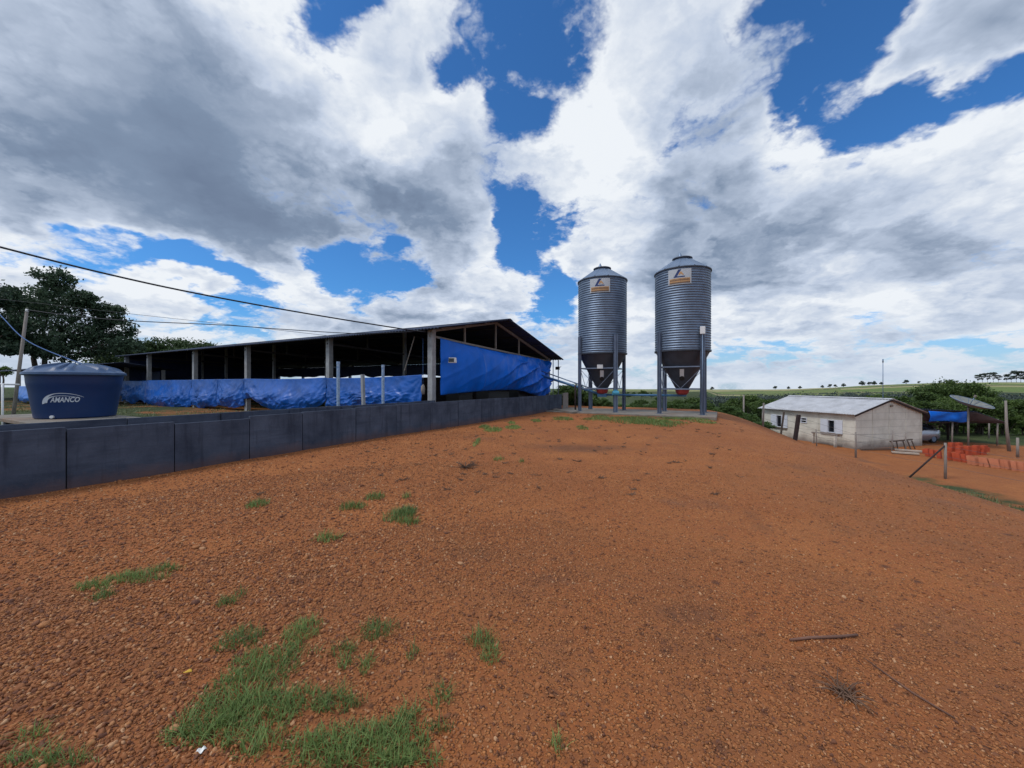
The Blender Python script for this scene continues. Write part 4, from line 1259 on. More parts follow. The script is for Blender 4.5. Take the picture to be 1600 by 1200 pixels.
gable_tarp()
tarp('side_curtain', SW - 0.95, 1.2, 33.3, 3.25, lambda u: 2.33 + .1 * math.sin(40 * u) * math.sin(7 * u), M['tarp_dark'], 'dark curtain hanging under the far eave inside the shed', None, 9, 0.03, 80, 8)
tarp('end_blackout', SL - .35, .7, SW - .8, lambda u: zx(.7 + (SW - 1.5) * u) - .12, 0.05, M['tarp_dark'], 'added dark sheet closing the far shed end to keep the inside dark', None, 12, 0.03, 60, 10, axis='x')  # sheet added to keep the shed interior dark
# things under the gable tarp
for x, w_, lab in ((3.4, 1.1, 'black plastic crate under the left half of the gable tarp'), (6.6, 2.3, 'long black plastic crate under the middle of the gable tarp'), (9.6, 1.3, 'black plastic crate under the right half of the gable tarp')):
    e_ = empty('crate', SH_M @ Vector((x, 1.5, 0)), ANG, lab, 'crate')
    mb = MB(); mb.box((0, 0, 0.7), (w_, 0.8, 1.16)); mb.build('box', M['black'], e_, bevel=0.03)
    mb = MB()
    for k in range(2): mb.box((0, -0.42, 0.62 + 0.5 * k), (w_ - .1, 0.02, 0.05))
    mb.build('slat', M['steel_dark'], e_)
# weight hanging by the corner post
p = SH_M @ Vector((0.45, 1.25, 0)); hw = empty('hanging_weight', (p.x, p.y, 1.15), 0, 'pale grey hanging weight on a cord left of the corner post', 'weight')
mb = MB(); mb.lathe([(0.0, 0), (0.075, 0.02), (0.09, 0.2), (0.08, 0.36), (0.03, 0.44), (0.0, 0.45)], 18); mb.build('body', M['wood_grey'], hw, smooth=True)
mb = MB(); mb.tube([(0, 0, .44), (0, 0, 2.4)], 0.008, 6); mb.build('cord', M['rope'], hw)


def flood(loc, rz, label, scale=1.0):
    f = empty('floodlight', loc, rz, label, 'floodlight'); f.scale = (scale,) * 3
    mb = MB(); mb.box((0, 0, 0), (0.34, 0.13, 0.22), taper=0.9); mb.build('housing', M['white_plastic'] if scale > 1 else M['black'], f, bevel=0.02)
    mb = MB(); mb.box((-0.04, -0.069, 0), (0.22, 0.012, 0.15)); mb.build('glass', M['glass_dark'], f)
    mb = MB(); mb.bar((-0.1, 0.0, 0.0), (-0.1, 0.25, 0.12), 0.03); mb.bar((.1, 0, 0), (.1, .25, .12), 0.03); mb.build('bracket', M['steel_dark'], f)
    return f


flood(SH_M @ Vector((1.15, 0.22, 2.62)), ANG - PI / 3, 'white floodlight at the left edge of the gable tarp', 1.05)
flood(SH_M @ Vector((SW - 0.42, 0.3, 2.72)), ANG - PI / 2 - .4, 'small black floodlight under the right eave of the shed', 1.0)


# far neighbour shed at the left
ns_o = Vector((-1.223 * 28, 28, 0)) + Vector((GX * .2, GY * .2, 0))
l_ = Vector((-GY, GX, 0))
n_o = ns_o - l_ * 4.5
nsh = empty('neighbour_shed', n_o, ANG, 'second low roofed shed at the far left behind the water tank', 'shed')
mb = wave_roof(0, 2.72, 3, 3.2, 0, 34, nseg=2); mb.build('roof', M['roof_dark'], nsh, smooth=True, thick=0.012)
mb = wave_roof(6, 2.72, 3, 3.2, 0, 34, nseg=2); mb.build('roof', M['roof_dark'], nsh, smooth=True, thick=0.012)
for y in (0.5, 7, 14, 21, 28):
    for x in (0.5, 5.5):
        mb = MB(); mb.box((x, y, 1.35), (0.2, 0.2, 2.75)); mb.build('post', M['concrete_pale'], nsh)
mb = MB(); mb.box((5.3, 17, 1.3), (0.05, 33, 2.5)); mb.build('side_boards', M['tarp_dark'], nsh)
for k, (y0, y1, lab) in enumerate(((7.1, 13.9, 'faded blue tarp on the far left shed, the one cut by the picture edge'), (0.6, 6.9, 'faded blue tarp on the far left shed, just left of the tank'))):
    o = tarp('faded_tarp', 0.35, y0, y1, 1.42, lambda u: 0.2 + 0.12 * math.sin(9 * u), M['tarp_faded'], lab, 'faded tarps on the far left shed', 20 + k, 0.25, 40, 16)
    o.location = n_o

# upright pipes and post in front of the side tarps
def upright(name, px, pyt, pyb, d, r, m, label, cat, square=False):
    t = at(px, pyt, d); g = H(t.x, t.y)
    mb = MB()
    if square: mb.box((0, 0, (t.z - g) / 2 - .1), (r * 2, r * 2, t.z - g + .2))
    else: mb.lathe([(r, -.2), (r, t.z - g - .1), (r * 1.12, t.z - g - .1), (r * 1.12, t.z - g), (r * .85, t.z - g)], 14, cap1=True)
    o = mb.build(name, m, smooth=not square, auto=None if square else 40); o.location = (t.x, t.y, g)
    return tag(o, label, cat)


upright('vent_pipe', 528.5, 565, 632, 14.2, 0.056, M['pvc'], 'speckled light blue pipe standing before the tarps, left of two', 'pipe')
upright('vent_pipe', 598.5, 570, 628, 15.0, 0.056, M['pvc'], 'speckled light blue pipe standing before the tarps, right of two', 'pipe')
upright('concrete_post', 569, 585, 630, 15.2, 0.055, M['concrete_pale'], 'slim grey concrete post between the two light blue pipes', 'post', True).rotation_euler = (0, -0.04, ANG)

# cables
def cable(name, pts, r, m, label):
    P = [Vector(p) for p in pts]; out = []
    for i in range(len(P) - 1):          # Catmull-Rom
        p0 = P[max(i - 1, 0)]; p1 = P[i]; p2 = P[i + 1]; p3 = P[min(i + 2, len(P) - 1)]
        for k in range(8):
            t = k / 8
            out.append(0.5 * ((2 * p1) + (p2 - p0) * t + (2 * p0 - 5 * p1 + 4 * p2 - p3) * t * t + (3 * p1 - p0 - 3 * p2 + p3) * t ** 3))
    out.append(P[-1])
    mb = MB(); mb.tube(out, r, 6)
    return tag(mb.build(name, m, smooth=True), label, 'cable')


e1 = SH_M @ Vector((0.1, 0.9, ZE - .02))
cable('power_cable', [at(-160, 345, 8.6), at(0, 386, 9.6), at(150, 424, 10.7), at(300, 457, 11.9), at(480, 490, 13.7), at(650, 517, 15.8), e1], 0.026, M['cable'], 'thick black cable coming from the upper left down to the shed corner')
cable('power_cable', [pt + Vector((0, 0, .04)), at(110, 493, 13.3), at(200, 501, 13.7), at(350, 508, 14.4), at(450, 515, 14.9), at(560, 521, 15.5), SH_M @ Vector((0.1, 1.4, ZE - .06))], 0.016, M['cable'], 'thinner dark cable from the leaning pole top to the shed corner')
cable('telephone_wire', [at(-60, 462, 22), at(25, 470, 22), at(130, 482, 22), at(210, 491, 22), at(320, 503, 22), at(420, 514, 22), SH_M @ Vector((0.1, 6, ZE - .03))], 0.011, M['cable'], 'faint thin wire passing behind the pole toward the shed eave')
cable('blue_rope', [at(-30, 466, 10.5), at(0, 492, 9.9), at(45, 534, 9.2), Vector((TX - 0.25, TY + 0.45, TZ + th + 0.2))], 0.011, M['rope'], 'blue rope slanting from the upper left down to the tank lid')


# ================================================================ feed silos
def make_silo(loc, label):
    s = empty('feed_silo', loc, 0, label, 'feed silo', 'galvanised feed silos')
    rad, zb_, zt_ = 1.36, 3.28, 7.42
    mb = MB(); prof = []
    nw = 33; wl = (zt_ - zb_) / nw
    for k in range(nw * 8 + 1):
        t = k / 8
        prof.append((rad + 0.0135 * math.cos(2 * PI * t), zb_ + wl * t))
    mb.lathe(prof, 128); mb.build('barrel', M['galv'], s, smooth=True)
    mb = MB(); mb.lathe([(rad - .02, zt_ - .04), (rad + .05, zt_ - .03), (rad + .05, zt_ + .02), (rad - .01, zt_ + 0.05)], 96); mb.build('eave_ring', M['hopper'], s, smooth=True, auto=35)
    mb = MB()
    nr_ = 12
    def roof(u, v):
        a_ = 2 * PI * u; r = (rad + .03) + (0.43 - rad - .03) * v
        k = (u * nr_) % 1.0; e = min(k, 1 - k)
        return (r * math.cos(a_), r * math.sin(a_), zt_ + 0.03 + 0.66 * v + 0.03 * float(sstep(0.06, 0.02, e)))
    mb.grid(roof, nr_ * 24, 6); mb.build('roof', M['galv_plain'], s, smooth=True, auto=40)
    mb = MB(); mb.lathe([(0.42, zt_ + .68), (0.42, zt_ + .78), (0.0, zt_ + .84)], 40); mb.build('hatch', M['galv_plain'], s, smooth=True, auto=40)
    mb = MB(); ring = [(0.46 * math.cos(a_), 0.46 * math.sin(a_), zt_ + .76) for a_ in np.linspace(0, 2 * PI, 41)]
    mb.tube(ring, 0.045, 8, cap=False); mb.build('hatch_ring', M['hopper'], s, smooth=True)
    mb = MB(); mb.lathe([(0.14, zt_ + .82), (0.1, zt_ + .92), (0.015, zt_ + 1.1), (0.0, zt_ + 1.1)], 10, c=(-0.12, 0.0, 0)); mb.build('hatch_handle', M['galv_plain'], s)
    mb = MB(); mb.lathe([(rad - .01, zb_ + .03), (rad + .035, zb_ + .02), (rad + .035, zb_ - .06), (rad - .03, zb_ - .08), (rad - .05, zb_ - .09), (0.36, 1.36), (0.30, 1.30)], 72)
    mb.build('hopper', M['hopper'], s, smooth=True, auto=30)
    mb = MB(); mb.box((0, 0, 1.29), (0.72, 0.72, 0.05), (0, 0, ANG)); mb.build('outlet_flange', M['galv_plain'], s)
    mb = MB(); mb.lathe([(0.36, 1.265), (0.3, 1.05), (0.22, 0.98), (0.0, 0.98)], 20); mb.build('outlet_box', M['red_paint'], s, smooth=True, auto=30)
    # four double-channel legs, square set along the wall's direction
    LR = 1.43; ft = []
    for k in range(4):
        a_ = ANG + PI / 4 + k * PI / 2
        c = Vector((LR * math.cos(a_), LR * math.sin(a_), 0)); ft.append(c)
        t = Vector((-math.sin(a_), math.cos(a_), 0)); n_ = Vector((math.cos(a_), math.sin(a_), 0))
        mb = MB()
        for sg in (-1, 1):
            q = c + t * sg * 0.062
            mb.box(q + Vector((0, 0, 2.13)), (0.10, 0.012, 4.22), (0, 0, a_))
            for e in (-1, 1):
                mb.box(q + n_ * e * 0.048 + t * sg * 0.026 + Vector((0, 0, 2.13)), (0.012, 0.042, 4.22), (0, 0, a_))
        mb.box(c + Vector((0, 0, 2.13)), (0.03, 0.11, 4.2), (0, 0, a_))
        leg = mb.build('leg', M['leg'], s)
        mb = MB(); mb.box(c + Vector((0, 0, 0.012)), (0.26, 0.26, 0.024), (0, 0, a_)); mb.build('foot_plate', M['leg'], leg)
    for k in range(4):
        a_, b_ = ft[k] * 0.97, ft[(k + 1) % 4] * 0.97
        for z in (2.42, 1.28):
            mb = MB(); mb.bar(a_ + Vector((0, 0, z)), b_ + Vector((0, 0, z)), 0.05, 0.06); mb.build('cross_bar', M['leg'], s)
        mb = MB()
        mb.bar(a_ + Vector((0, 0, 2.36)), (a_ + b_) / 2 + Vector((0, 0, 1.31)), 0.022); mb.bar(b_ + Vector((0, 0, 2.36)), (a_ + b_) / 2 + Vector((0, 0, 1.31)), 0.022)
        mb.build('brace', M['leg'], s)
    vz = math.atan2(-loc[1], -loc[0])     # faces the yard
    # sign sticker near the top
    def wrap(sx, z, out=0.03):
        r = rad + out; a_ = vz + sx / r
        return Vector((r * math.cos(a_), r * math.sin(a_), z))
    def flat(name, pts, m, parent, out):
        # polygon given as quads in sticker space (0..1)
        mb = MB()
        for quad in pts:
            (x0, y0), (x1, y1), (x2, y2), (x3, y3) = quad
            mb.grid(lambda u, v: wrap(-0.83 * SX * (0) + SCX + ((x0 + (x1 - x0) * u) * (1 - v) + (x3 + (x2 - x3) * u) * v - .5) * SW_, SZ + ((y0 + (y1 - y0) * u) * (1 - v) + (y3 + (y2 - y3) * u) * v - .5) * SH_, out), 8, 1)
        return mb.build(name, m, parent)
    SX = 0; SCX = -0.13; SW_ = 1.1; SZ = 6.92; SH_ = 0.76
    plate = flat('sign', [((0, 0), (1, 0), (1, 1), (0, 1))], M['sticker'], s, 0.032)
    flat('emblem', [((0.24, 0.46), (0.36, 0.46), (0.58, 0.97), (0.45, 0.97)), ((0.24, 0.46), (0.74, 0.46), (0.71, 0.53), (0.27, 0.53))], M['sticker_blue'], plate, 0.038)
    flat('emblem', [((0.45, 0.60), (0.52, 0.60), (0.57, 0.78), (0.50, 0.78)), ((0.50, 0.78), (0.57, 0.84), (0.69, 0.60), (0.61, 0.60))], M['sticker_orange'], plate, 0.038)
    flat('band', [((0.06, 0.06), (0.95, 0.06), (0.95, 0.4), (0.06, 0.4))], M['sticker_orange'], plate, 0.036)
    rg = random.Random(4); bars = []; x = 0.09
    while x < 0.9:
        w_ = rg.uniform(0.025, 0.05); lo = 0.23
        bars.append(((x, lo), (x + w_, lo), (x + w_, lo + rg.uniform(.08, .13)), (x, lo + .11))); x += w_ + 0.018
    flat('lettering', bars, M['sticker_brown'], plate, 0.041)
    flat('band', [((0.06, 0.06), (0.95, 0.06), (0.95, 0.15), (0.06, 0.15))], M['sticker_brown'], plate, 0.042)
    # sight window on the hopper
    def hop(sx, z, out=0.02):
        r = 0.36 + (1.31 - 0.36) * (z - 1.36) / (3.19 - 1.36) + out; a_ = vz + sx / r
        return Vector((r * math.cos(a_), r * math.sin(a_), z))
    mb = MB(); mb.grid(lambda u, v: hop(-0.02 + (u - .5) * 0.2, 1.78 + v * 0.52, .022), 6, 2); mb.build('sight_window', M['white_plastic'], s, thick=0.01)
    mb = MB(); c = hop(-0.02, 1.84, 0.04); d = Vector((c.x, c.y, -0.25)).normalized()
    mb.tube([c - d * .03, c + d * .03, c + d * .032], [0.12, 0.12, 0.09], 18); mb.build('porthole', M['black'], s, smooth=True, auto=40)
    return s, wrap, hop, ft


S1 = Vector((9.06, 20.6, 0.06)); S2 = Vector((5.22, 22.4, 0.06))
sil1, _, _, ft1 = make_silo(S1, 'taller looking right hand feed silo with a white box high on its right leg')
sil2, _, hop2, ft2 = make_silo(S2, 'left hand feed silo, next to the shed, with a blue motor at its front leg')
# control box on a leg of the right silo
fr = min(ft1, key=lambda v: (S1 + v).y - 0.3 * (S1 + v).x)
k1 = max(ft1, key=lambda v: ((S1 + v).x / (S1 + v).y) - 0.02 * (S1 + v).y)
mb = MB(); d = Vector((-S1.x, -S1.y, 0)).normalized(); mb.box(k1 + d * 0.1 + Vector((0, 0, 4.2)), (0.24, 0.12, 0.38), (0, 0, math.atan2(d.y, d.x) + PI / 2)); mb.build('control_box', M['white_plastic'], sil1, bevel=0.02)
mb = MB(); mb.tube([k1 + d * .12 + Vector((0, 0, .1)), k1 + d * .12 + Vector((0, 0, 4.05))], 0.022, 8); mb.build('conduit', M['galv_plain'], sil1, smooth=True)
k2 = sorted(ft2, key=lambda v: (S2 + v).y)[0]
d2 = Vector((-S2.x, -S2.y, 0)).normalized()
mb = MB(); c = k2 + d2 * 0.12 + Vector((0, 0, 1.05)); mb.tube([c + Vector((-.16, 0, 0)), c + Vector((.16, 0, 0))], 0.12, 14); mb.box(c + Vector((0, 0, .14)), (0.16, 0.12, 0.08)); mb.build('motor', mat('light blue motor paint', (0.06, 0.3, 0.45), 0.5), sil2, smooth=True, auto=40)
mb = MB(); c = hop2(-0.12, 2.5, 0.06); mb.box(c, (0.32, 0.1, 0.22), (0, 0, math.atan2(d2.y, d2.x) + PI / 2)); mb.build('junction_box', M['white_plastic'], sil2, bevel=0.015)

# auger tubes
ag = empty('feed_auger', (S2.x, S2.y, 0), 0, 'blue grey auger tube linking both silos and rising into the shed', 'auger')
mb = MB(); a = S1 + Vector((0, 0, .93)) - Vector((S2.x, S2.y, 0)); b = Vector((0, 0, .98)); mb.tube([a + (a - b).normalized() * .2, b], 0.06, 10); mb.build('tube', M['blue_paint'], ag, smooth=True)
mb = MB(); a = SH_M @ Vector((10.6, 0.35, 2.15)) - Vector((S2.x, S2.y, 0)); mb.tube([a, b], 0.075, 10); mb.build('tube', M['blue_paint'], ag, smooth=True)
mb = MB(); mb.tube([a + Vector((0.05, 0, .28)), b + Vector((-.3, 0.2, .25))], 0.035, 8); mb.build('water_pipe', M['galv_plain'], ag, smooth=True)
mb = MB(); mb.box(b + Vector((0, 0, -.02)), (0.5, 0.3, 0.2), (0, 0, ANG + PI / 2)); mb.build('trough', M['blue_paint'], ag, bevel=0.02)

# slab and ramp
mid = (S1 + S2) / 2
pad = empty('silo_slab', (mid.x, mid.y, 0), ANG - PI / 2, 'low weathered concrete slab under the two silos', 'slab')
mb = MB(); mb.box((-0.55, 0, -0.06), (8.6, 3.9, 0.24)); mb.build('slab', M['slab'], pad, bevel=0.02)
mb = MB()
r_ = [at(862, 638, 24.0), at(905, 646, 21.4), at(893, 648, 20.9), at(858, 640, 23.2)]
pts = []
for dz in (0.0, -0.12):
    for v in r_: pts.append(Vector((v.x, v.y, H(v.x, v.y) + 0.10 + dz)))
mb.add(pts, [(3, 2, 1, 0), (4, 5, 6, 7), (0, 1, 5, 4), (1, 2, 6, 5), (2, 3, 7, 6), (3, 0, 4, 7)])
tag(mb.build('ramp_slab', M['slab']), 'tilted concrete slab between the low wall end and the silos', 'slab')
# ================================================================ white house in the lower yard
HA = R(14); HG = -2.97
HC = Vector((0.888 * 27, 27, HG)); HW, HL, HH, HR = 6.43, 7.5, 2.46, 0.97
HM = Matrix.Translation(HC) @ Matrix.Rotation(HA, 4, 'Z')
house = empty('white_house', HC, HA, 'small white house of precast panels with a pale corrugated gable roof', 'house')
# walls with real openings on the long side: (y centre, width, z0, z1)
OPEN = [(1.63, 0.52, 0.98, 1.92), (3.72, 0.5, 1.5, 1.92), (5.86, 0.5, 0.95, 1.95)]
mb = MB(); T = 0.1
ys = [0.0]
for (yc, w_, a_, b_) in OPEN: ys += [yc - w_ / 2, yc + w_ / 2]
ys.append(HL)
for i in range(len(ys) - 1):
    y0, y1 = ys[i], ys[i + 1]
    if i % 2 == 0:
        mb.box((T / 2, (y0 + y1) / 2, HH / 2 - .1), (T, y1 - y0, HH + .2))
    else:
        _, w_, a_, b_ = OPEN[i // 2]
        mb.box((T / 2, (y0 + y1) / 2, a_ / 2 - .1), (T, y1 - y0, a_ + .2)); mb.box((T / 2, (y0 + y1) / 2, (b_ + HH) / 2), (T, y1 - y0, HH - b_))
mb.box((HW - T / 2, HL / 2, HH / 2 - .1), (T, HL, HH + .2))
for y in (T / 2, HL - T / 2):
    a_ = y - T / 2; b_ = y + T / 2
    ps = [(T, -.2), (HW - T, -.2), (HW - T, HH), (HW / 2, HH + HR - .02), (T, HH)]
    ps[2] = (HW - T, HH + HR * T * 2 / HW - .02); ps[4] = (T, HH + HR * T * 2 / HW - .02)
    v = [(x, a_, z) for x, z in ps] + [(x, b_, z) for x, z in ps]
    n = 5
    mb.add(v, [tuple(range(n)), tuple(reversed(range(n, 2 * n)))] + [(k, k + n, (k + 1) % n + n, (k + 1) % n) for k in range(n)])
mb.build('wall', M['house_wall'], house)
mb = MB(); mb.box((HW / 2, HL / 2, .02), (HW - .3, HL - .3, .06)); mb.build('floor', M['slab'], house)
for y in (-0.018, 1.0, 2.6, 4.5, 6.4, HL - 0.04):   # upright posts between the wall panels
    mb = MB(); mb.box((-0.012, max(y, 0.05), HH / 2 - .1), (0.03, 0.11, HH + .2)); mb.build('wall_post', M['house_wall'], house)
for x in (1.6, 3.2, 4.85, HW - .06):
    zt = HH + HR * (1 - abs(x - HW / 2) / (HW / 2)) - .06
    mb = MB(); mb.box((x, -0.012, zt / 2 - .1), (0.12, 0.03, zt + .2)); mb.build('wall_post', M['house_wall'], house)
for k, (yc, w_, a_, b_) in enumerate(OPEN):
    win = MB(); h_ = b_ - a_
    for sy in (-1, 1): win.box((0.02, yc + sy * (w_ / 2 - .02), (a_ + b_) / 2), (0.14, 0.045, h_))
    for z in (a_ + .02, b_ - .02): win.box((0.02, yc, z), (0.138, w_ - .09, 0.045))
    o = win.build('window', M['shutter'], house)
    mb = MB(); mb.box((0.075, yc, (a_ + b_) / 2), (0.012, w_ - .08, h_ - .08)); mb.build('pane', M['glass_dark'], o)
    if k == 1:
        mb = MB(); mb.box((0.0, yc, (a_ + b_) / 2), (0.05, w_ - .09, 0.05)); mb.build('glazing_bar', M['shutter'], o)
    else:
        for sy in (-1, 1):
            mb = MB(); mb.box((-0.03, yc + sy * (w_ / 2 + .27), (a_ + b_) / 2), (0.035, 0.5, h_ + .06)); sh_ = mb.build('shutter', M['shutter'], o, bevel=0.006)
            mb = MB()
            for q in range(3): mb.box((-0.052, yc + sy * (w_ / 2 + .27), a_ + h_ * (0.2 + .3 * q)), (0.012, 0.4, 0.035))
            mb.build('batten', M['shutter'], sh_)
        mb = MB(); mb.box((-0.05, yc, a_ - .045), (0.16, 1.5, 0.05)); mb.build('sill', M['slab'], o)


def house_roof(x0, z0, x1, z1, y0, y1):
    return wave_roof(x0, z0, x1, z1, y0, y1, wl=0.177, amp=0.025, nseg=6, lap=2)


sl = HR / (HW / 2)
mb = house_roof(-0.32, HH - sl * .32 + .07, HW / 2, HH + HR + .07, -.22, HL + .2); mb.build('roof', M['roof_pale'], house, smooth=True, thick=0.012)
mb = house_roof(HW + 0.3, HH - sl * .3 + .07, HW / 2, HH + HR + .07, -.22, HL + .2); mb.build('roof', M['roof_pale'], house, smooth=True, thick=0.012)
mb = MB()
for s in (-1, 1): mb.grid(lambda u, v, s=s: (HW / 2 + s * v * .2, -.2 + u * (HL + .38), HH + HR + .12 - v * .06), 4, 2)
mb.build('ridge_cap', M['roof_pale'], house, thick=0.012)
for s in (0, 1):
    xe = -0.3 if s == 0 else HW + .28
    mb = MB(); mb.bar((xe, -.15, HH - sl * .3 - .02), (HW / 2, -.15, HH + HR - .02), 0.05, 0.1); mb.build('barge_board', M['wood_dark'], house)
mb = MB(); mb.tube([(HW / 2 - .1, 0.35, HH + HR - .1), (HW / 2 - .1, 0.35, HH + HR + 2.75)], 0.022, 8)
mb.tube([(HW / 2 - .1, .35, HH + HR + 2.7), (HW / 2 - .1, .35, HH + HR + 2.95)], 0.04, 8); tag(mb.build('antenna_mast', M['galv_plain'], smooth=True), 'thin tall mast rising behind the white house ridge', 'mast')
o = bpy.data.objects['antenna_mast']; o.matrix_world = HM
mb = MB(); mb.box((HW / 2 + .1, -.05, HH + .55), (0.22, .1, .16)); mb.build('gable_lamp', M['slab'], house, bevel=.02)

# ================================================================ carport
yz = HG
cp = empty('carport', (30.7, 28.5, yz), 0, 'low lean-to carport with dark roof joined to the right of the white house', 'carport')
PT = Vector((30.7, 28.5, yz))
fr_ = [at(1436, 639, 28.6) - PT, at(1525, 643, 28.6) - PT, at(1573, 660, 28.6) - PT]
mb = MB()
for a_, b_ in zip(fr_[:-1], fr_[1:]):
    n = int((b_ - a_).length / 0.177 * 6)
    mb.grid(lambda u, v, a_=a_, b_=b_, n=n: a_ + (b_ - a_) * u + Vector((0, 4.2 * v, -0.3 * v + 0.022 * math.cos(u * n))), n, 3)
mb.build('roof', M['roof_dark'], cp, smooth=True, thick=0.012)
mb = MB()
for a_, b_ in zip(fr_[:-1], fr_[1:]): mb.bar(a_ + Vector((0, .05, -.07)), b_ + Vector((0, .05, -.07)), 0.06, 0.1)
mb.build('front_beam', M['wood_dark'], cp)
for (px, d, r, pyt) in ((1487.5, 28.6, 0.055, 659), (1481, 31.5, 0.08, 655), (1558, 28.6, 0.055, 655), (1545, 32.5, 0.055, 655), (1448, 32.4, .08, 650)):
    p = at(px, pyt, d); g = H(p.x, p.y)
    if d < 30:
        zt = p.z - PT.z
    else:
        zt = 1.75
    mb = MB(); mb.tube([Vector((p.x, p.y, g - .1)) - PT, Vector((p.x + .03, p.y, p.z)) - PT], [r, r * .85], 8); mb.build('post', M['wood_grey'] if px != 1481 else M['wood_dark'], cp, smooth=True)
mb = MB(); a_ = at(1440, 660, 28.62) - PT; b_ = at(1571, 661, 28.62) - PT; mb.bar(a_, b_, 0.05, 0.07); mb.build('rail', M['wood_dark'], cp)


def hang(name, pts_top, zbot, m, label, cat, amp=0.05, y=28.5):
    def fn(u, v):
        t = u * (len(pts_top) - 1); i = min(int(t), len(pts_top) - 2); f = t - i
        a_ = pts_top[i].lerp(pts_top[i + 1], f)
        zb = zbot + 0.05 * math.sin(6 * u)
        z = a_.z + (zb - a_.z) * v
        return Vector((a_.x, a_.y - .04 - amp * math.sin(PI * v) * (0.6 + .5 * math.sin(9 * u + 3 * v)) - 0.04 * float(fbm(u * 9, v * 5, 3, 5)), z))
    mb = MB(); mb.grid(fn, 40, 10)
    return tag(mb.build(name, m, smooth=True, thick=.006), label, cat)


hang('carport_tarp', [at(1450, 642, 28.5), at(1490, 644.5, 28.5), at(1509, 643, 28.5)], at(1480, 659, 28.5).z, M['tarp_bright'], 'bright blue tarp strung under the front edge of the carport', 'tarp', 0.12)
hang('carport_cloth', [at(1510, 644, 28.56), at(1527, 645.5, 28.56), at(1571, 659.5, 28.56)], at(1540, 660, 28.56).z, M['cloth_maroon'], 'dark maroon sheet filling the right half of the carport front', 'sheet')
hang('carport_cloth', [at(1440, 642, 28.62), at(1450, 643, 28.62), at(1462, 645, 28.62)], at(1450, 659, 28.62).z, M['cloth_maroon'], 'dark maroon sheet in the corner between house wall and blue carport tarp', 'sheet')


# ================================================================ car
def make_car():
    loc = Vector((0, 30.2, 0)); rear = at(1462, 690, 30.2)
    c = empty('parked_car', (rear.x - 1.8, 30.6, H(rear.x - 1.5, 30.6)), R(6), 'silver hatchback parked under the carport, half hidden by the white house', 'car')
    Lc, Wc = 4.0, 1.68
    # side profile stations x (rear at +), (z floor, z waist, z roof, half width waist, half width roof)
    st = [(-2.0, .42, .66, .66, .55, .5), (-1.9, .25, .74, .75, .70, .6), (-1.2, .2, .88, .90, .82, .7), (-0.85, .2, .92, .96, .84, .72), (-0.25, .2, .93, 1.36, .84, .62), (0.4, .2, .94, 1.47, .84, .62), (1.1, .2, .96, 1.42, .84, .60), (1.55, .22, .98, 1.22, .82, .58), (1.85, .28, .96, 1.0, .78, .6), (2.0, .36, .88, .89, .70, .62), (2.04, .5, .72, .73, .60, .55)]
    mb = MB(); nseg = 14; rows = []
    for (x, zf, zw, zr, ww, wr) in st:
        half = [(0, zf), (ww * .9, zf), (ww, zf + .12), (ww + .02, (zf + zw) / 2), (ww, zw), (wr + (ww - wr) * .25, zw + (zr - zw) * .7), (wr * .8, zr - .01), (0, zr)]
        ring = half + [(-a_, b_) for a_, b_ in half[-2:0:-1]]
        rows.append([(x, a_, b_) for a_, b_ in ring])
    n = len(rows[0]); vs = [v for r_ in rows for v in r_]; fs = []
    for i in range(len(rows) - 1):
        for k in range(n): fs.append((i * n + k, i * n + (k + 1) % n, (i + 1) * n + (k + 1) % n, (i + 1) * n + k))
    fs.append(tuple(reversed(range(n)))); fs.append(tuple((len(rows) - 1) * n + k for k in range(n)))
    mb.add(vs, fs); o = mb.build('body', M['car'], c, smooth=True, auto=38)
    # glass laid on the cabin
    def quad(pts, name='window', out=(0, 0, 0)):
        mb = MB(); mb.add([Vector(p) + Vector(out) for p in pts], [(0, 1, 2, 3)]); return mb.build(name, M['glass_dark'], c, thick=.008)
    quad([(1.16, -.5, 1.415), (1.16, .5, 1.415), (1.80, .56, 1.07), (1.80, -.56, 1.07)], 'rear_window', (.02, 0, .022))
    quad([(-.30, -.5, 1.36), (-.30, .5, 1.36), (-.80, .6, 1.0), (-.80, -.6, 1.0)], 'windscreen', (-.02, 0, .02))
    for s in (-1, 1):
        quad([(-.5, s * .845, .98), (.35, s * .845, .98), (.35, s * .70, 1.36), (-.15, s * .70, 1.32)], 'side_window', (0, s * .012, .01))
        quad([(.42, s * .845, .99), (1.35, s * .83, 1.02), (1.12, s * .70, 1.34), (.42, s * .70, 1.36)], 'side_window', (0, s * .012, .01))
        mb = MB(); mb.box((1.93, s * .6, .86), (.14, .2, .2)); mb.build('tail_light', M['red_paint'], c, bevel=.03)
        mb = MB(); mb.box((-1.9, s * .5, .66), (.14, .26, .13)); mb.build('headlight', M['white_plastic'], c, bevel=.03)
        for x in (-1.25, 1.25):
            w = MB(); w.tube([(x, s * .66, .3), (x, s * .84, .3)], .3, 24); wh = w.build('wheel', M['tyre'], c, smooth=True, auto=40)
            w = MB(); w.tube([(x, s * .80, .3), (x, s * .855, .3)], .19, 16); w.build('rim', M['galv_plain'], wh, smooth=True, auto=40)
    mb = MB(); mb.box((2.03, 0, .48), (.08, 1.3, .14)); mb.build('bumper', M['black'], c, bevel=.03)
    mb = MB(); mb.box((2.05, 0, .7), (.02, .4, .12)); mb.build('number_plate', M['white_plastic'], c)
    return c


make_car()

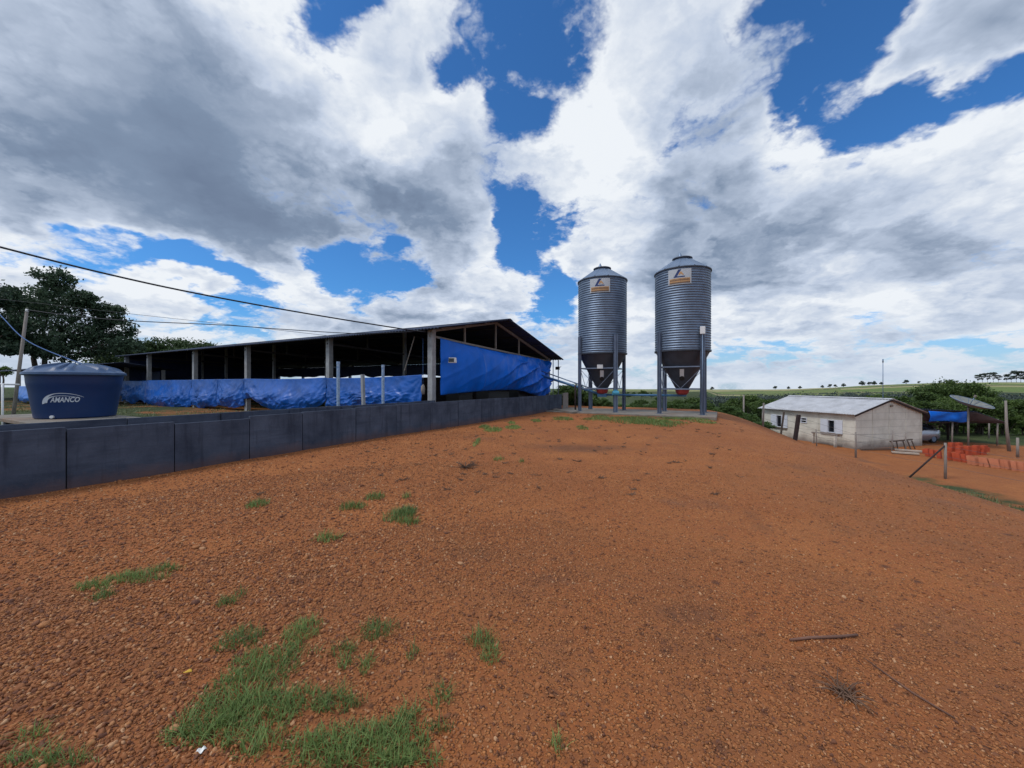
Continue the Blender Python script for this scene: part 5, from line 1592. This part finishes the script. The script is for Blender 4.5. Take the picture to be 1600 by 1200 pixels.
# ================================================================ satellite dish
pc = at(1514, 628, 27.6); base = Vector((pc.x - .05, 27.6, H(pc.x, 27.6)))
dsh = empty('satellite_dish', base, 0, 'large grey mesh satellite dish tilted on a pole in front of the carport', 'dish')
top = Vector((0.0, 0, at(1511, 637, 27.6).z - base.z))
mb = MB(); mb.tube([(0, 0, -.1), (0, 0, top.z)], 0.055, 10); mb.build('pole', M['wood_grey'], dsh, smooth=True)
nrm = Vector((0.13, -0.37, 0.9)).normalized(); q = nrm.to_track_quat('Z', 'Y')
cen = top + Vector((0.05, 0, .12))
def dpt(x, y, z): return cen + q @ Vector((x, y, z))
mb = MB(); RD = 1.1
mb.grid(lambda u, v: dpt(RD * v * math.cos(2 * PI * u), RD * v * math.sin(2 * PI * u), 0.34 * v * v), 48, 8)
dd = mb.build('reflector', M['dish'], dsh, smooth=True, thick=.012)
mb = MB()
for k in range(12):
    a_ = 2 * PI * k / 12
    mb.tube([dpt(RD * v * math.cos(a_), RD * v * math.sin(a_), .34 * v * v + .012) for v in (0.05, .4, .7, 1.0)], .012, 5)
mb.tube([dpt(RD * math.cos(a_), RD * math.sin(a_), .34) for a_ in np.linspace(0, 2 * PI, 37)], .018, 6, cap=False)
mb.build('rib', M['galv_plain'], dd, smooth=True)
mb = MB(); mb.tube([dpt(0, 0, 0), dpt(0, 0, .72)], .022, 8); fa = mb.build('feed_arm', M['galv_plain'], dsh, smooth=True)
mb = MB(); mb.tube([dpt(0, 0, .68), dpt(0, 0, .84)], .07, 10); mb.build('feed_horn', M['slab'], fa, smooth=True, auto=40)
mb = MB(); mb.tube([top, cen], .06, 8); mb.build('mount', M['steel_dark'], dsh, smooth=True)


# ================================================================ fences, posts
def post_at(px, pyb, pyt, dtop=0.0, d=None):
    b = on_ground(px, pyb) if d is None else Vector((at(px, pyb, d).x, d, H(at(px, pyb, d).x, d)))
    t = at(px + dtop, pyt, b.y)
    return b, t


f1 = [post_at(1337, 715, 675), post_at(1477, 748, 692)]
fen = empty('wire_fence', f1[1][0], 0, 'leaning wire fence of rough posts along the foot of the slope, with slanting brace', 'fence')
O1 = f1[1][0]
def fence_parts(root, org, posts, wires, m='wood_grey', r=0.055, name='post'):
    for b, t in posts:
        mb = MB(); mb.tube([b - org + Vector((0, 0, -.15)), (b + t) / 2 - org + Vector((.01, 0, 0)), t - org], [r, r * .95, r * .85], 8); mb.build(name, M[m], root, smooth=True)
    for fz in wires:
        for (b, t), (b2, t2) in zip(posts[:-1], posts[1:]):
            p = b.lerp(t, fz) - org; q_ = b2.lerp(t2, fz) - org; mdl = (p + q_) / 2 - Vector((0, 0, .05))
            mb = MB(); mb.tube([p, mdl, q_], 0.006, 5); mb.build('wire', M['wire'], root)


b3 = on_ground(1246, 687); far = (Vector((14.9, 23.0, H(14.9, 23.0))), Vector((14.95, 23.0, H(14.9, 23.0) + 1.4)))
fence_parts(fen, O1, [far] + f1 + [(Vector((21.3, 14.0, H(21.3, 14.0))), Vector((21.3, 14.0, H(21.3, 14.0) + 1.6)))], (0.35, 0.62, 0.9))
b, t = f1[1]; bb = Vector((at(1420, 735, b.y + .2).x, b.y + .2, 0)); bb.z = H(bb.x, bb.y)
mb = MB(); mb.tube([bb - O1, b.lerp(t, .93) - O1], [.04, .035], 8); mb.build('brace', M['wood_dark'], fen, smooth=True)
hf = [post_at(1276, 690, 671, -1, 26.6), post_at(1393, 706, 672, 2, 25.9), post_at(1415, 704, 676, 0, 26.2)]
fn2 = empty('wire_fence', hf[1][0], 0, 'short thin wire fence close to the house gable', 'fence')
fence_parts(fn2, hf[1][0], hf, (0.4, 0.8), r=0.04)
# leaning dark posts before the long wall
for (px, pyb, pyt, dt, d, r, m, lab) in ((1242, 686, 648, 6, 22.5, 0.10, 'wood_dark', 'thick dark leaning timber in front of the house wall'), (1220, 677, 643, 5, 23.5, 0.05, 'wood', 'thin leaning post in front of the far house window')):
    b = Vector((at(px, pyb, d).x, d, at(px, pyb, d).z)); g = H(b.x, b.y)
    b.z = min(b.z, g); t = at(px + dt, pyt, d)
    mb = MB(); mb.bar(b - b + Vector((0, 0, -.1)), t - b, r * 2, r * 1.4); o = mb.build('leaning_post', M[m], bevel=.01); o.location = b; tag(o, lab, 'post')
# tall bare trunk right of the carport, posts by the right edge
b = Vector((at(1577, 706, 26.2).x, 26.2, H(33.6, 26.2))); t = at(1571, 626, 26.2)
mb = MB(); mb.tube([Vector((0, 0, -.1)), (t - b) * .5 + Vector((-.06, 0, 0)), t - b + Vector((.02, 0, 0))], [.095, .075, .055], 10); o = mb.build('tall_post', M['wood_grey'], smooth=True); o.location = b; tag(o, 'tall crooked pale post right of the carport', 'post')
for (px, pyb, pyt, d, lab) in ((1590, 712, 684, 24.0, 'short grey post behind the right end of the brick row'), (1162, 650, 617, 32.0, 'thin distant post rising from bushes left of the house')):
    b = Vector((at(px, pyb, d).x, d, 0)); b.z = H(b.x, b.y); t = at(px, pyt, d)
    mb = MB(); mb.tube([Vector((0, 0, -.1)), t - b], [.07, .06], 8); o = mb.build('fence_post', M['wood_grey'], smooth=True); o.location = b; tag(o, lab, 'post')

# trestle before the gable, planks
tr = empty('trestle', HM @ Vector((2.9, -.9, 0)), HA, 'low wooden trestle leaning by the house gable', 'trestle')
mb = MB(); mb.bar((-1.1, 0, .62), (1.0, 0, .7), .08); mb.build('rail', M['wood'], tr)
for x in (-1.0, -.5, 0.1, .55, .95):
    mb = MB(); mb.bar((x, 0, .62), (x + .22, random.uniform(-.1, .1), -.03), .05); mb.build('leg', M['wood'], tr)
tb = empty('work_bench', HM @ Vector((-.75, 1.6, 0)), HA + PI / 2, 'narrow plank bench under the near house window', 'bench')
mb = MB(); mb.box((0, 0, .95), (1.7, .3, .05)); mb.build('plank', M['wood_grey'], tb)
for x in (-.78, .78):
    mb = MB(); mb.box((x, 0, .42), (.09, .2, 1.0)); mb.build('leg', M['house_wall'], tb)
for k, (px0, py0, px1, py1, lab) in enumerate(((1398, 705, 1441, 708, 'pale plank on the yard, the rear one of the pair beside the bricks'), (1393, 709, 1436, 712, 'pale plank on the yard, the front one of the pair beside the bricks'), (1345, 705, 1400, 703.5, 'long thin dark board on the ground before the gable'))):
    a_ = on_ground(px0, py0); b_ = on_ground(px1, py1); a_.z += .1; b_.z += .1
    m_ = (a_ + b_) / 2
    mb = MB(); mb.bar(a_ - m_, b_ - m_, .24 if k < 2 else .12, .1); o = mb.build('plank', M['wood_pale'] if k < 2 else M['wood'], bevel=.008); o.location = m_; tag(o, lab, 'plank')


# ================================================================ clay blocks
def block_mesh(name, m):
    """hollow clay block 0.24 x 0.15 x 0.42 standing up, with cell openings in its end"""
    mb = MB(); w_, d_, h_ = .24, .17, .45
    t = .022; nx = 3; ny = 2
    ox = (w_ - t * (nx + 1)) / nx; oy = (d_ - t * (ny + 1)) / ny
    for i in range(nx + 1): mb.box((-w_ / 2 + t / 2 + i * (ox + t), 0, h_ / 2), (t, d_, h_))
    for i in range(nx):
        x = -w_ / 2 + t + ox / 2 + i * (ox + t)
        for j in range(ny + 1): mb.box((x, -d_ / 2 + t / 2 + j * (oy + t), h_ / 2), (ox, t - (.004 if j in (0, ny) else 0), h_ - .006))
    # scored faces
    for k in range(4):
        for s in (-1, 1): mb.box((-w_ / 2 + .04 + k * .063, s * (d_ / 2 + .001), h_ / 2), (.03, .006, h_ - .01))
    o = mb.build(name, m)
    return o


bA = block_mesh('clay_block', M['brick']); bB = block_mesh('clay_block', M['brick_pale'])
used = [False, False]
def put_block(kind, loc, rz, tilt, label, group, lay=False, sc=(1, 1, 1.08)):
    src = (bA, bB)[kind]
    if not used[kind]: o = src; used[kind] = True
    else: o = src.copy(); COL.objects.link(o)
    o.location = loc; o.rotation_euler = (tilt, 0, rz) if not lay else (0, PI / 2, rz)
    o.scale = sc
    tag(o, label, 'clay block', group)


GB = 'red clay blocks stacked in the yard'
rg = random.Random(5)
# front row: leaning blocks running from the planks to the picture edge
row = [(1450, 713), (1457, 715), (1468, 716.5), (1483, 719), (1493, 720), (1500, 721.5), (1509, 723), (1517, 725.5), (1525, 727), (1536, 728.5), (1543, 729.5), (1553, 731), (1561, 732), (1570, 732.5), (1577, 733.5), (1585, 735.5), (1592, 736), (1599, 737), (1607, 738.5), (1615, 740)]
for i, (px, py) in enumerate(row):
    g = on_ground(px, py)
    pale = 1 if i > 6 else 0
    lab = 'orange clay block leaning in the long front row toward the picture edge' if pale else 'red clay block leaning in the front row near the pale planks'
    put_block(pale, g + Vector((0, 0, .0)), R(18) + rg.uniform(-.35, .35), R(rg.uniform(-14, -4)), lab, 'clay blocks of the front row, ' + ('right' if pale else 'left'))
# second line and piled rear blocks, lying
rear = [(1447, 709, 0), (1461, 711, 0), (1486, 706, 0), (1497, 706, 0), (1499, 713, 0), (1512, 712, 0), (1524, 711, 0), (1535, 711, 0), (1540, 706, 0), (1528, 705, 0), (1487, 706, 1), (1498, 706, 1), (1499, 712, 1), (1512, 712, 1), (1525, 711, 1), (1537, 711, 1)]
for i, (px, py, lv) in enumerate(rear):
    g = on_ground(px, py); g0 = g.copy()
    lab = 'red clay block on top of the rear pile behind the front row' if lv else 'red clay block in the bottom layer of the rear pile'
    put_block(0, g + Vector((0, 0, lv * .30)), R(14) + rg.uniform(-.08, .08), 0, lab, 'clay blocks of the rear pile, ' + ('top' if lv else 'bottom'), sc=(1.35, 1.3, .68))


# ================================================================ trees and bushes
def crown_leaves(blobs, per, size, seed, flat=0.0, fill=0.35, droop=0.15):
    """leaf quads clustered on twig clumps spread through ellipsoid blobs. blobs: (centre, radii)"""
    rg = np.random.default_rng(seed); Vs = []
    for (c, r) in blobs:
        nc = max(6, int(per[0])); nl = int(per[1])
        d = rg.normal(0, 1, (nc, 3)); d /= np.linalg.norm(d, axis=1)[:, None]
        rad = rg.uniform(fill, 1.0, nc) ** 0.5
        cc = np.array(c) + d * rad[:, None] * np.array(r)
        cs = np.mean(r) * rg.uniform(0.12, 0.27, nc)
        P = cc[:, None, :] + rg.normal(0, 1, (nc, nl, 3)) * cs[:, None, None] * np.array([1, 1, 0.62 * (1 - flat) + .12])
        P = P.reshape(-1, 3); n = len(P)
        s = size * rg.uniform(0.55, 1.25, n)
        t = rg.normal(0, 1, (n, 3)); t[:, 2] -= droop * 2; t /= np.linalg.norm(t, axis=1)[:, None]
        b = rg.normal(0, 1, (n, 3)); b[:, 2] *= 0.5; b -= (b * t).sum(1)[:, None] * t; b /= np.linalg.norm(b, axis=1)[:, None]
        v = np.stack([P - t * s[:, None] * .5, P + b * s[:, None] * .27, P + t * s[:, None] * .5, P - b * s[:, None] * .27], 1)
        Vs.append(v.reshape(-1, 3))
    V = np.vstack(Vs); n = len(V) // 4
    return V, np.arange(n * 4).reshape(-1, 4)


def limb(mb, a, b, r0, r1, seed, wob=0.06):
    rg = random.Random(seed); a = Vector(a); b = Vector(b); ln = (b - a).length
    pts = [a.lerp(b, k / 4) + Vector([rg.uniform(-1, 1) * wob * ln * (0 if k in (0, 4) else 1) for _ in range(3)]) for k in range(5)]
    mb.tube(pts, [r0 + (r1 - r0) * k / 4 for k in range(5)], 8)


def make_tree(name, seed, ht, spread, trunk_h, blobs_n, per, leaf, m, tr, stems=1, flat=0.0, low=0.35):
    """root Empty with trunk (limbs) and crown"""
    rg = random.Random(seed)
    root = empty(name, (0, 0, 0))
    mb = MB(); bl = []
    for k in range(blobs_n):
        a_ = 2 * PI * k / blobs_n + rg.uniform(-.4, .4); rr = spread * rg.uniform(0.25, 0.72) * (1 if k else 0)
        zz = ht * (low + (1 - low) * rg.uniform(.18, .84)) if k else ht * .84
        if flat: zz = ht * (0.86 + .07 * rg.uniform(-1, 1) - 0.10 * (rr / spread) ** 2)
        c = (rr * math.cos(a_), rr * math.sin(a_), zz)
        s = spread * rg.uniform(.26, .42)
        bl.append((c, (s, s, s * (rg.uniform(.55, .8) if not flat else .25))))
    for k, (c, r) in enumerate(bl):
        sx = ((k % stems) - (stems - 1) / 2) * spread * .09
        fork = (sx * 1.3 + c[0] * .12, c[1] * .12, trunk_h)
        limb(mb, fork, c, tr * .5, tr * .1, seed * 31 + k)
    for q_ in range(stems):
        sx = (q_ - (stems - 1) / 2) * spread * .09
        limb(mb, (sx * .3, 0, -.2), (sx * 1.3, 0, trunk_h * 1.08), tr, tr * .6, seed * 7 + q_, .03)
    mb.build('trunk', M['bark'], root, smooth=True)
    V, Fq = crown_leaves(bl, per, leaf, seed, flat)
    np_mesh('crown', V, Fq, M[m], root)
    return root


# the big broad leaved tree behind the tank: crown masses placed as in the photo, at its own distance
def px_tree(name, label, d, base_px, blobs, per, leaf, m, stems, tr, flat=0.0):
    b = Vector(((base_px - 800) / F * d, d, 0)); b.z = H(b.x, b.y)
    root = empty(name, b, 0, label, 'tree')
    bl = []; mb = MB(); rg = random.Random(int(d * 7))
    for (px, py, rx, ry) in blobs:
        c = at(px, py, d + rg.uniform(-3, 3) * (rx / 40)) - b
        bl.append(((c.x, c.y, c.z), (rx * d / F * .86, rx * d / F * .86, ry * d / F * .86)))
    zf = min(c[2] - r[2] for c, r in bl) + .2
    for i, sx in enumerate(stems):
        f = Vector(((sx - base_px) / F * d, 0, zf)); limb(mb, (f.x * .5, 0, -.2), f, tr, tr * .7, i, .02)
        for k, (c, r) in enumerate(bl):
            if k % len(stems) == i: limb(mb, f, c, tr * .55, tr * .12, k + 90)
    mb.build('trunk', M['bark'], root, smooth=True)
    V, Fq = crown_leaves(bl, per, leaf, int(d), flat)
    np_mesh('crown', V, Fq, M[m], root)
    return root


px_tree('broadleaf_tree', 'big dark broadleaf tree with two stems behind the water tank', 44, 66,
        [(85, 440, 26, 20), (60, 470, 38, 26), (100, 475, 42, 26), (40, 500, 34, 24), (80, 515, 50, 26), (125, 515, 40, 24), (170, 490, 22, 20), (178, 515, 26, 20), (160, 540, 40, 20), (110, 545, 50, 18), (60, 540, 34, 14), (195, 540, 22, 12), (22, 465, 20, 16), (130, 468, 20, 14)],
        (34, 64), 0.36, 'leaf_big', (52, 70), 0.3)
px_tree('broadleaf_tree', 'dark tree at the left picture edge, its crown cut off by the frame', 40, -40,
        [(-5, 465, 26, 18), (-8, 500, 34, 24), (2, 535, 26, 16), (-50, 490, 50, 40), (20, 548, 14, 8), (18, 515, 16, 14)], (32, 64), 0.36, 'leaf_big', (-40, -30), 0.3)
px_tree('umbrella_tree', 'flat topped umbrella tree behind the shed roof', 66, 285,
        [(275, 540, 46, 9), (235, 546, 30, 8), (315, 545, 36, 7), (345, 550, 22, 5), (255, 555, 40, 7), (300, 553, 40, 6), (215, 556, 22, 9)], (56, 50), 0.42, 'leaf_umbrella', (280, 290), 0.25, 0.3)
px_tree('dark_tree', 'dark bushy tree between the tall broadleaf tree and the shed roof', 52, 200, [(190, 560, 26, 16), (215, 568, 24, 12), (165, 570, 30, 14), (240, 565, 22, 9)], (40, 50), 0.4, 'leaf_valley', (200,), .2)
px_tree('dark_tree', 'small distant tree low on the skyline at the left picture edge', 70, 5, [(5, 580, 12, 6), (-8, 584, 14, 6)], (20, 30), 0.4, 'leaf_valley', (5,), .15)


def scale_dup(src, loc, s, rz, label=None, cat=None, group=None, first=[None]):
    o = copy_tree(src)
    o.location = loc; o.scale = (s[0], s[0], s[1]); o.rotation_euler = (0, 0, rz)
    tag(o, label, cat, group)
    return o


def drop(root):
    for ch in list(root.children): bpy.data.objects.remove(ch)
    bpy.data.objects.remove(root)


T_ = [make_tree('valley_tree', 201 + k, 6.0, 2.9 + .4 * (k % 3), 1.5, 9, (26, 34), 0.30, 'leaf_valley', .14, 1 + k % 2, low=.22) for k in range(5)]
B_ = [make_tree('bush', 301 + k, 2.0, 1.5, .3, 8, (20, 30), 0.17, 'leaf_bush', .05, 2, low=.05) for k in range(3)]
# heights the crowns may reach, read off the photo's skyline of trees: (u, photo y)
SKY = [(0.1, 612), (0.22, 622), (0.30, 622), (0.36, 614), (0.42, 617), (0.55, 618), (0.62, 615), (0.72, 613), (0.85, 613), (1.0, 612), (1.06, 607), (1.13, 601), (1.19, 606), (1.25, 613), (1.32, 612), (1.5, 610), (2.5, 608)]
def skyline(u): return float(np.interp(u, [a for a, _ in SKY], [b for _, b in SKY]))


rg = random.Random(77); placed = []
def try_tree(u, y, lab, group, hmin, hmax, src, cat='tree', base_h=6.0, top_off=(0, 14), minsep=0.6, wide=(0.85, 1.25)):
    x = u * y; g = H(x, y)
    allow = EYE - (skyline(u) + rg.uniform(*top_off) - 600) / F * y - g
    h = min(allow, rg.uniform(hmin, hmax))
    if h < hmin * .5: return False
    w = h * rg.uniform(*wide)
    for (a, b, r) in placed:
        if math.hypot(a - x, b - y) < minsep * (r + w * .35): return False
    placed.append((x, y, w * .35))
    scale_dup(src, (x, y, g - .1), (w / base_h, h / base_h), rg.uniform(0, 6.28), lab, cat, group)
    return True


GV = 'trees of the valley behind house and silos'
n = 0
# belt right behind house and carport
for _ in range(900):
    if n >= 84: break
    y = rg.uniform(34.5, 62) if n > 34 else rg.uniform(34.2, 39); u = rg.uniform(0.62, 1.75) if n > 34 else rg.uniform(1.0, 1.65)
    p, q = pq(u * y, y)
    hm = HM.inverted() @ Vector((u * y, y, 0))
    if q < 42.5 or (u < 1.0 and q < 48) or (hm.x < HW + 1.5 and hm.y < HL + 2.5) : continue
    if try_tree(u, y, 'dense mid green tree of the belt close behind house and carport', 'trees of the near belt', 3.0, 6.0, rg.choice(T_), top_off=(0, 26)): n += 1
n = 0
for _ in range(2500):
    if n >= 130: break
    y = rg.uniform(58, 150); u = rg.uniform(0.12, 1.75)
    p, q = pq(u * y, y)
    if q < 52: continue
    if try_tree(u, y, 'dark green tree in the far part of the wooded valley', GV, 4.0, 8.5, rg.choice(T_), top_off=(0, 12), minsep=.75): n += 1
# prominent round tree above the carport
x, y = 1.13 * 52, 52; g = H(x, y); o = make_tree('round_tree', 777, EYE - (600 - 600) / F * 52 - g + .3, 4.2, 2.2, 13, (42, 40), .3, 'leaf_valley', .25, 2, low=.3)
o.location = (x, y, g - .1); tag(o, 'large round dark tree standing above the others behind the satellite dish', 'tree')
BT = T_[:2]
for t in T_[2:]: drop(t)

# bushes on the drop behind the silo slab and left of the house
n = 0; placed2 = placed; placed = []
for _ in range(1200):
    if n >= 80: break
    y = rg.uniform(25.5, 44); u = rg.uniform(0.085, 0.74); x = u * y
    p, q = pq(x, y)
    if q < 26.2 or q > 46: continue
    hm = HM.inverted() @ Vector((x, y, 0))
    if -1.0 < hm.x < HW + 1 and -1.5 < hm.y < HL + 1: continue
    if p > 11.2 and q < 40: continue
    g = H(x, y)
    top = np.interp(u, [.085, .13, .2, .27, .33, .42, .55, .6, .65, .74], [598, 601, 609, 632, 630, 630, 627, 640, 655, 660])
    h = min(EYE - (top + rg.uniform(0, 8) - 600) / F * y - g, rg.uniform(1.0, 2.6))
    if h < .4: continue
    w = max(h, .9) * rg.uniform(.9, 1.4)
    if any(math.hypot(a - x, b - y) < .5 * (r + w * .5) for a, b, r in placed): continue
    placed.append((x, y, w * .5))
    lab = 'leafy green bush behind the left silo, beside the shed end' if u < .22 else 'low green bush on the bank behind the silo slab' if u < .52 else 'low green bush on the bank left of the white house'
    scale_dup(rg.choice(B_), (x, y, g - .05), (w / 2.0, h / 2.0), rg.uniform(0, 6.28), lab, 'bush', lab + 's'); n += 1
for t in B_: drop(t)

for k, (u, y) in enumerate(((0.27, 120), (0.30, 118), (0.335, 121), (0.36, 124), (0.315, 128), (0.345, 130))):
    x = u * y; g = H(x, y); h = EYE - ((609, 611, 608, 612, 611, 610)[k] - 600) / F * y - g
    scale_dup(BT[k % 2], (x, y, g - .1), (h / 6.0 * .8, h / 6.0), k, 'dark tree of the clump seen between the silos', 'tree', 'tree clump seen between the silos')
for t in BT: drop(t)

# patch of bright crop between the silos, farther down
def crop():
    nn = 5200; y = RNG.uniform(34, 58, nn); u = RNG.uniform(0.25, 0.42, nn); x = u * y
    p, q = pq(x, y); keep = (q > 33)
    x, y = x[keep], y[keep]; parts = []
    for i in range(0, len(x), 1):
        pass
    g = height(x, y); n_ = len(x); k = 7
    V = np.zeros((n_, k, 4, 3))
    for j in range(k):
        a = RNG.uniform(0, 6.28, n_); ln = RNG.uniform(.35, .8, n_); z0 = RNG.uniform(.2, 1.2, n_) * 1.1
        dx, dy = np.cos(a), np.sin(a); w = .06
        V[:, j, 0] = np.stack([x, y, g + z0], 1)
        V[:, j, 1] = np.stack([x + dx * ln * .5 - dy * w, y + dy * ln * .5 + dx * w, g + z0 + ln * .45], 1)
        V[:, j, 2] = np.stack([x + dx * ln, y + dy * ln, g + z0 + ln * .25], 1)
        V[:, j, 3] = np.stack([x + dx * ln * .5 + dy * w, y + dy * ln * .5 - dx * w, g + z0 + ln * .42], 1)
    V = V.reshape(-1, 3); c = V.mean(0)
    o = np_mesh('crop', V - c, np.arange(len(V)).reshape(-1, 4), M['leaf_crop']); o.location = c
    tag(o, 'bright green crop growing on the slope seen between the silos', 'crop', kind='stuff')


crop()


# far wood on the valley floor, one mass
def far_wood():
    Vs = []; rr = np.random.default_rng(5); k = 0
    while k < 420:
        u = rr.uniform(0.1, 1.7); y = rr.uniform(150, 260) if u > .5 else rr.uniform(150, 420)
        x = u * y; g = H(x, y); r = math.hypot(x, y)
        if r > 330: continue
        h = rr.uniform(5, 9); allow = EYE - (skyline(u) + 1 + rr.uniform(0, 5) - 600) / F * y - g
        h = min(h, allow)
        if h < 2: continue
        bl = [((x + rr.uniform(-2, 2), y + rr.uniform(-2, 2), g + h * rr.uniform(.45, .75)), (h * .5, h * .5, h * .35)) for _ in range(2)]
        V, _ = crown_leaves(bl, (11, 12), .8, 1000 + k, fill=.1); Vs.append(V); k += 1
    V = np.vstack(Vs); c = V.mean(0)
    o = np_mesh('far_wood', V - c, np.arange(len(V)).reshape(-1, 4), M['leaf_far']); o.location = c
    tag(o, 'dark far wood filling the valley floor below the fields', 'wood', kind='stuff')


far_wood()

# trees on the skyline ridge
R_ = [make_tree('ridge_tree', 401 + k, 8.0, 4.2, 0.8, 10, (16, 18), .9, 'leaf_far', .2, 1, low=.0) for k in range(3)]
E_ = [make_tree('gum_tree', 501 + k, 14.0, 4.0, 3.4, 11, (12, 15), .8, 'leaf_far', .16, 1, low=.16) for k in range(3)]
def ridge_spot(px, pyb):
    u = (px - 800) / F; best = None
    for y in np.arange(300, 900, 6.0):
        s = (EYE - H(u * y, y)) / y
        if best is None or s < best[0] - 1e-5: best = (s, y)
    y = best[1]; return Vector((u * y, y, H(u * y, y)))
for (px, hpx, kind) in ((1113, 5, 0), (1211, 5, 0), (1232, 4, 0), (1250, 4, 0), (1285, 4, 0), (1297, 5, 0), (1305, 4, 0), (1347, 7, 0), (1358, 5, 0), (1366, 6, 0), (1377, 4, 0), (1318, 5, 0), (1416, 6, 0), (1436, 3, 0), (1468, 3, 0)):
    s = ridge_spot(px, 0); h = hpx * s.y / F + 1.0
    scale_dup(rg.choice(R_), s - Vector((0, 0, .3)), (h / 8 * 1.1, h / 8), rg.uniform(0, 6), 'tiny dark tree alone on the distant field ridge', 'tree', 'single trees on the distant ridge')
for (px, hpx) in ((1528, 14), (1535, 16), (1543, 17), (1552, 18), (1560, 13), (1573, 14), (1580, 17), (1588, 20), (1595, 20), (1603, 19), (1612, 18)):
    s = ridge_spot(px, 0); h = hpx * s.y / F
    scale_dup(rg.choice(E_), s - Vector((0, 0, .3)), (h / 14 * 1.25, h / 14), rg.uniform(0, 6), 'tall slender tree of the far group on the ridge at the right edge', 'tree', 'tall trees on the ridge at the right edge')
for t in R_ + E_: drop(t)
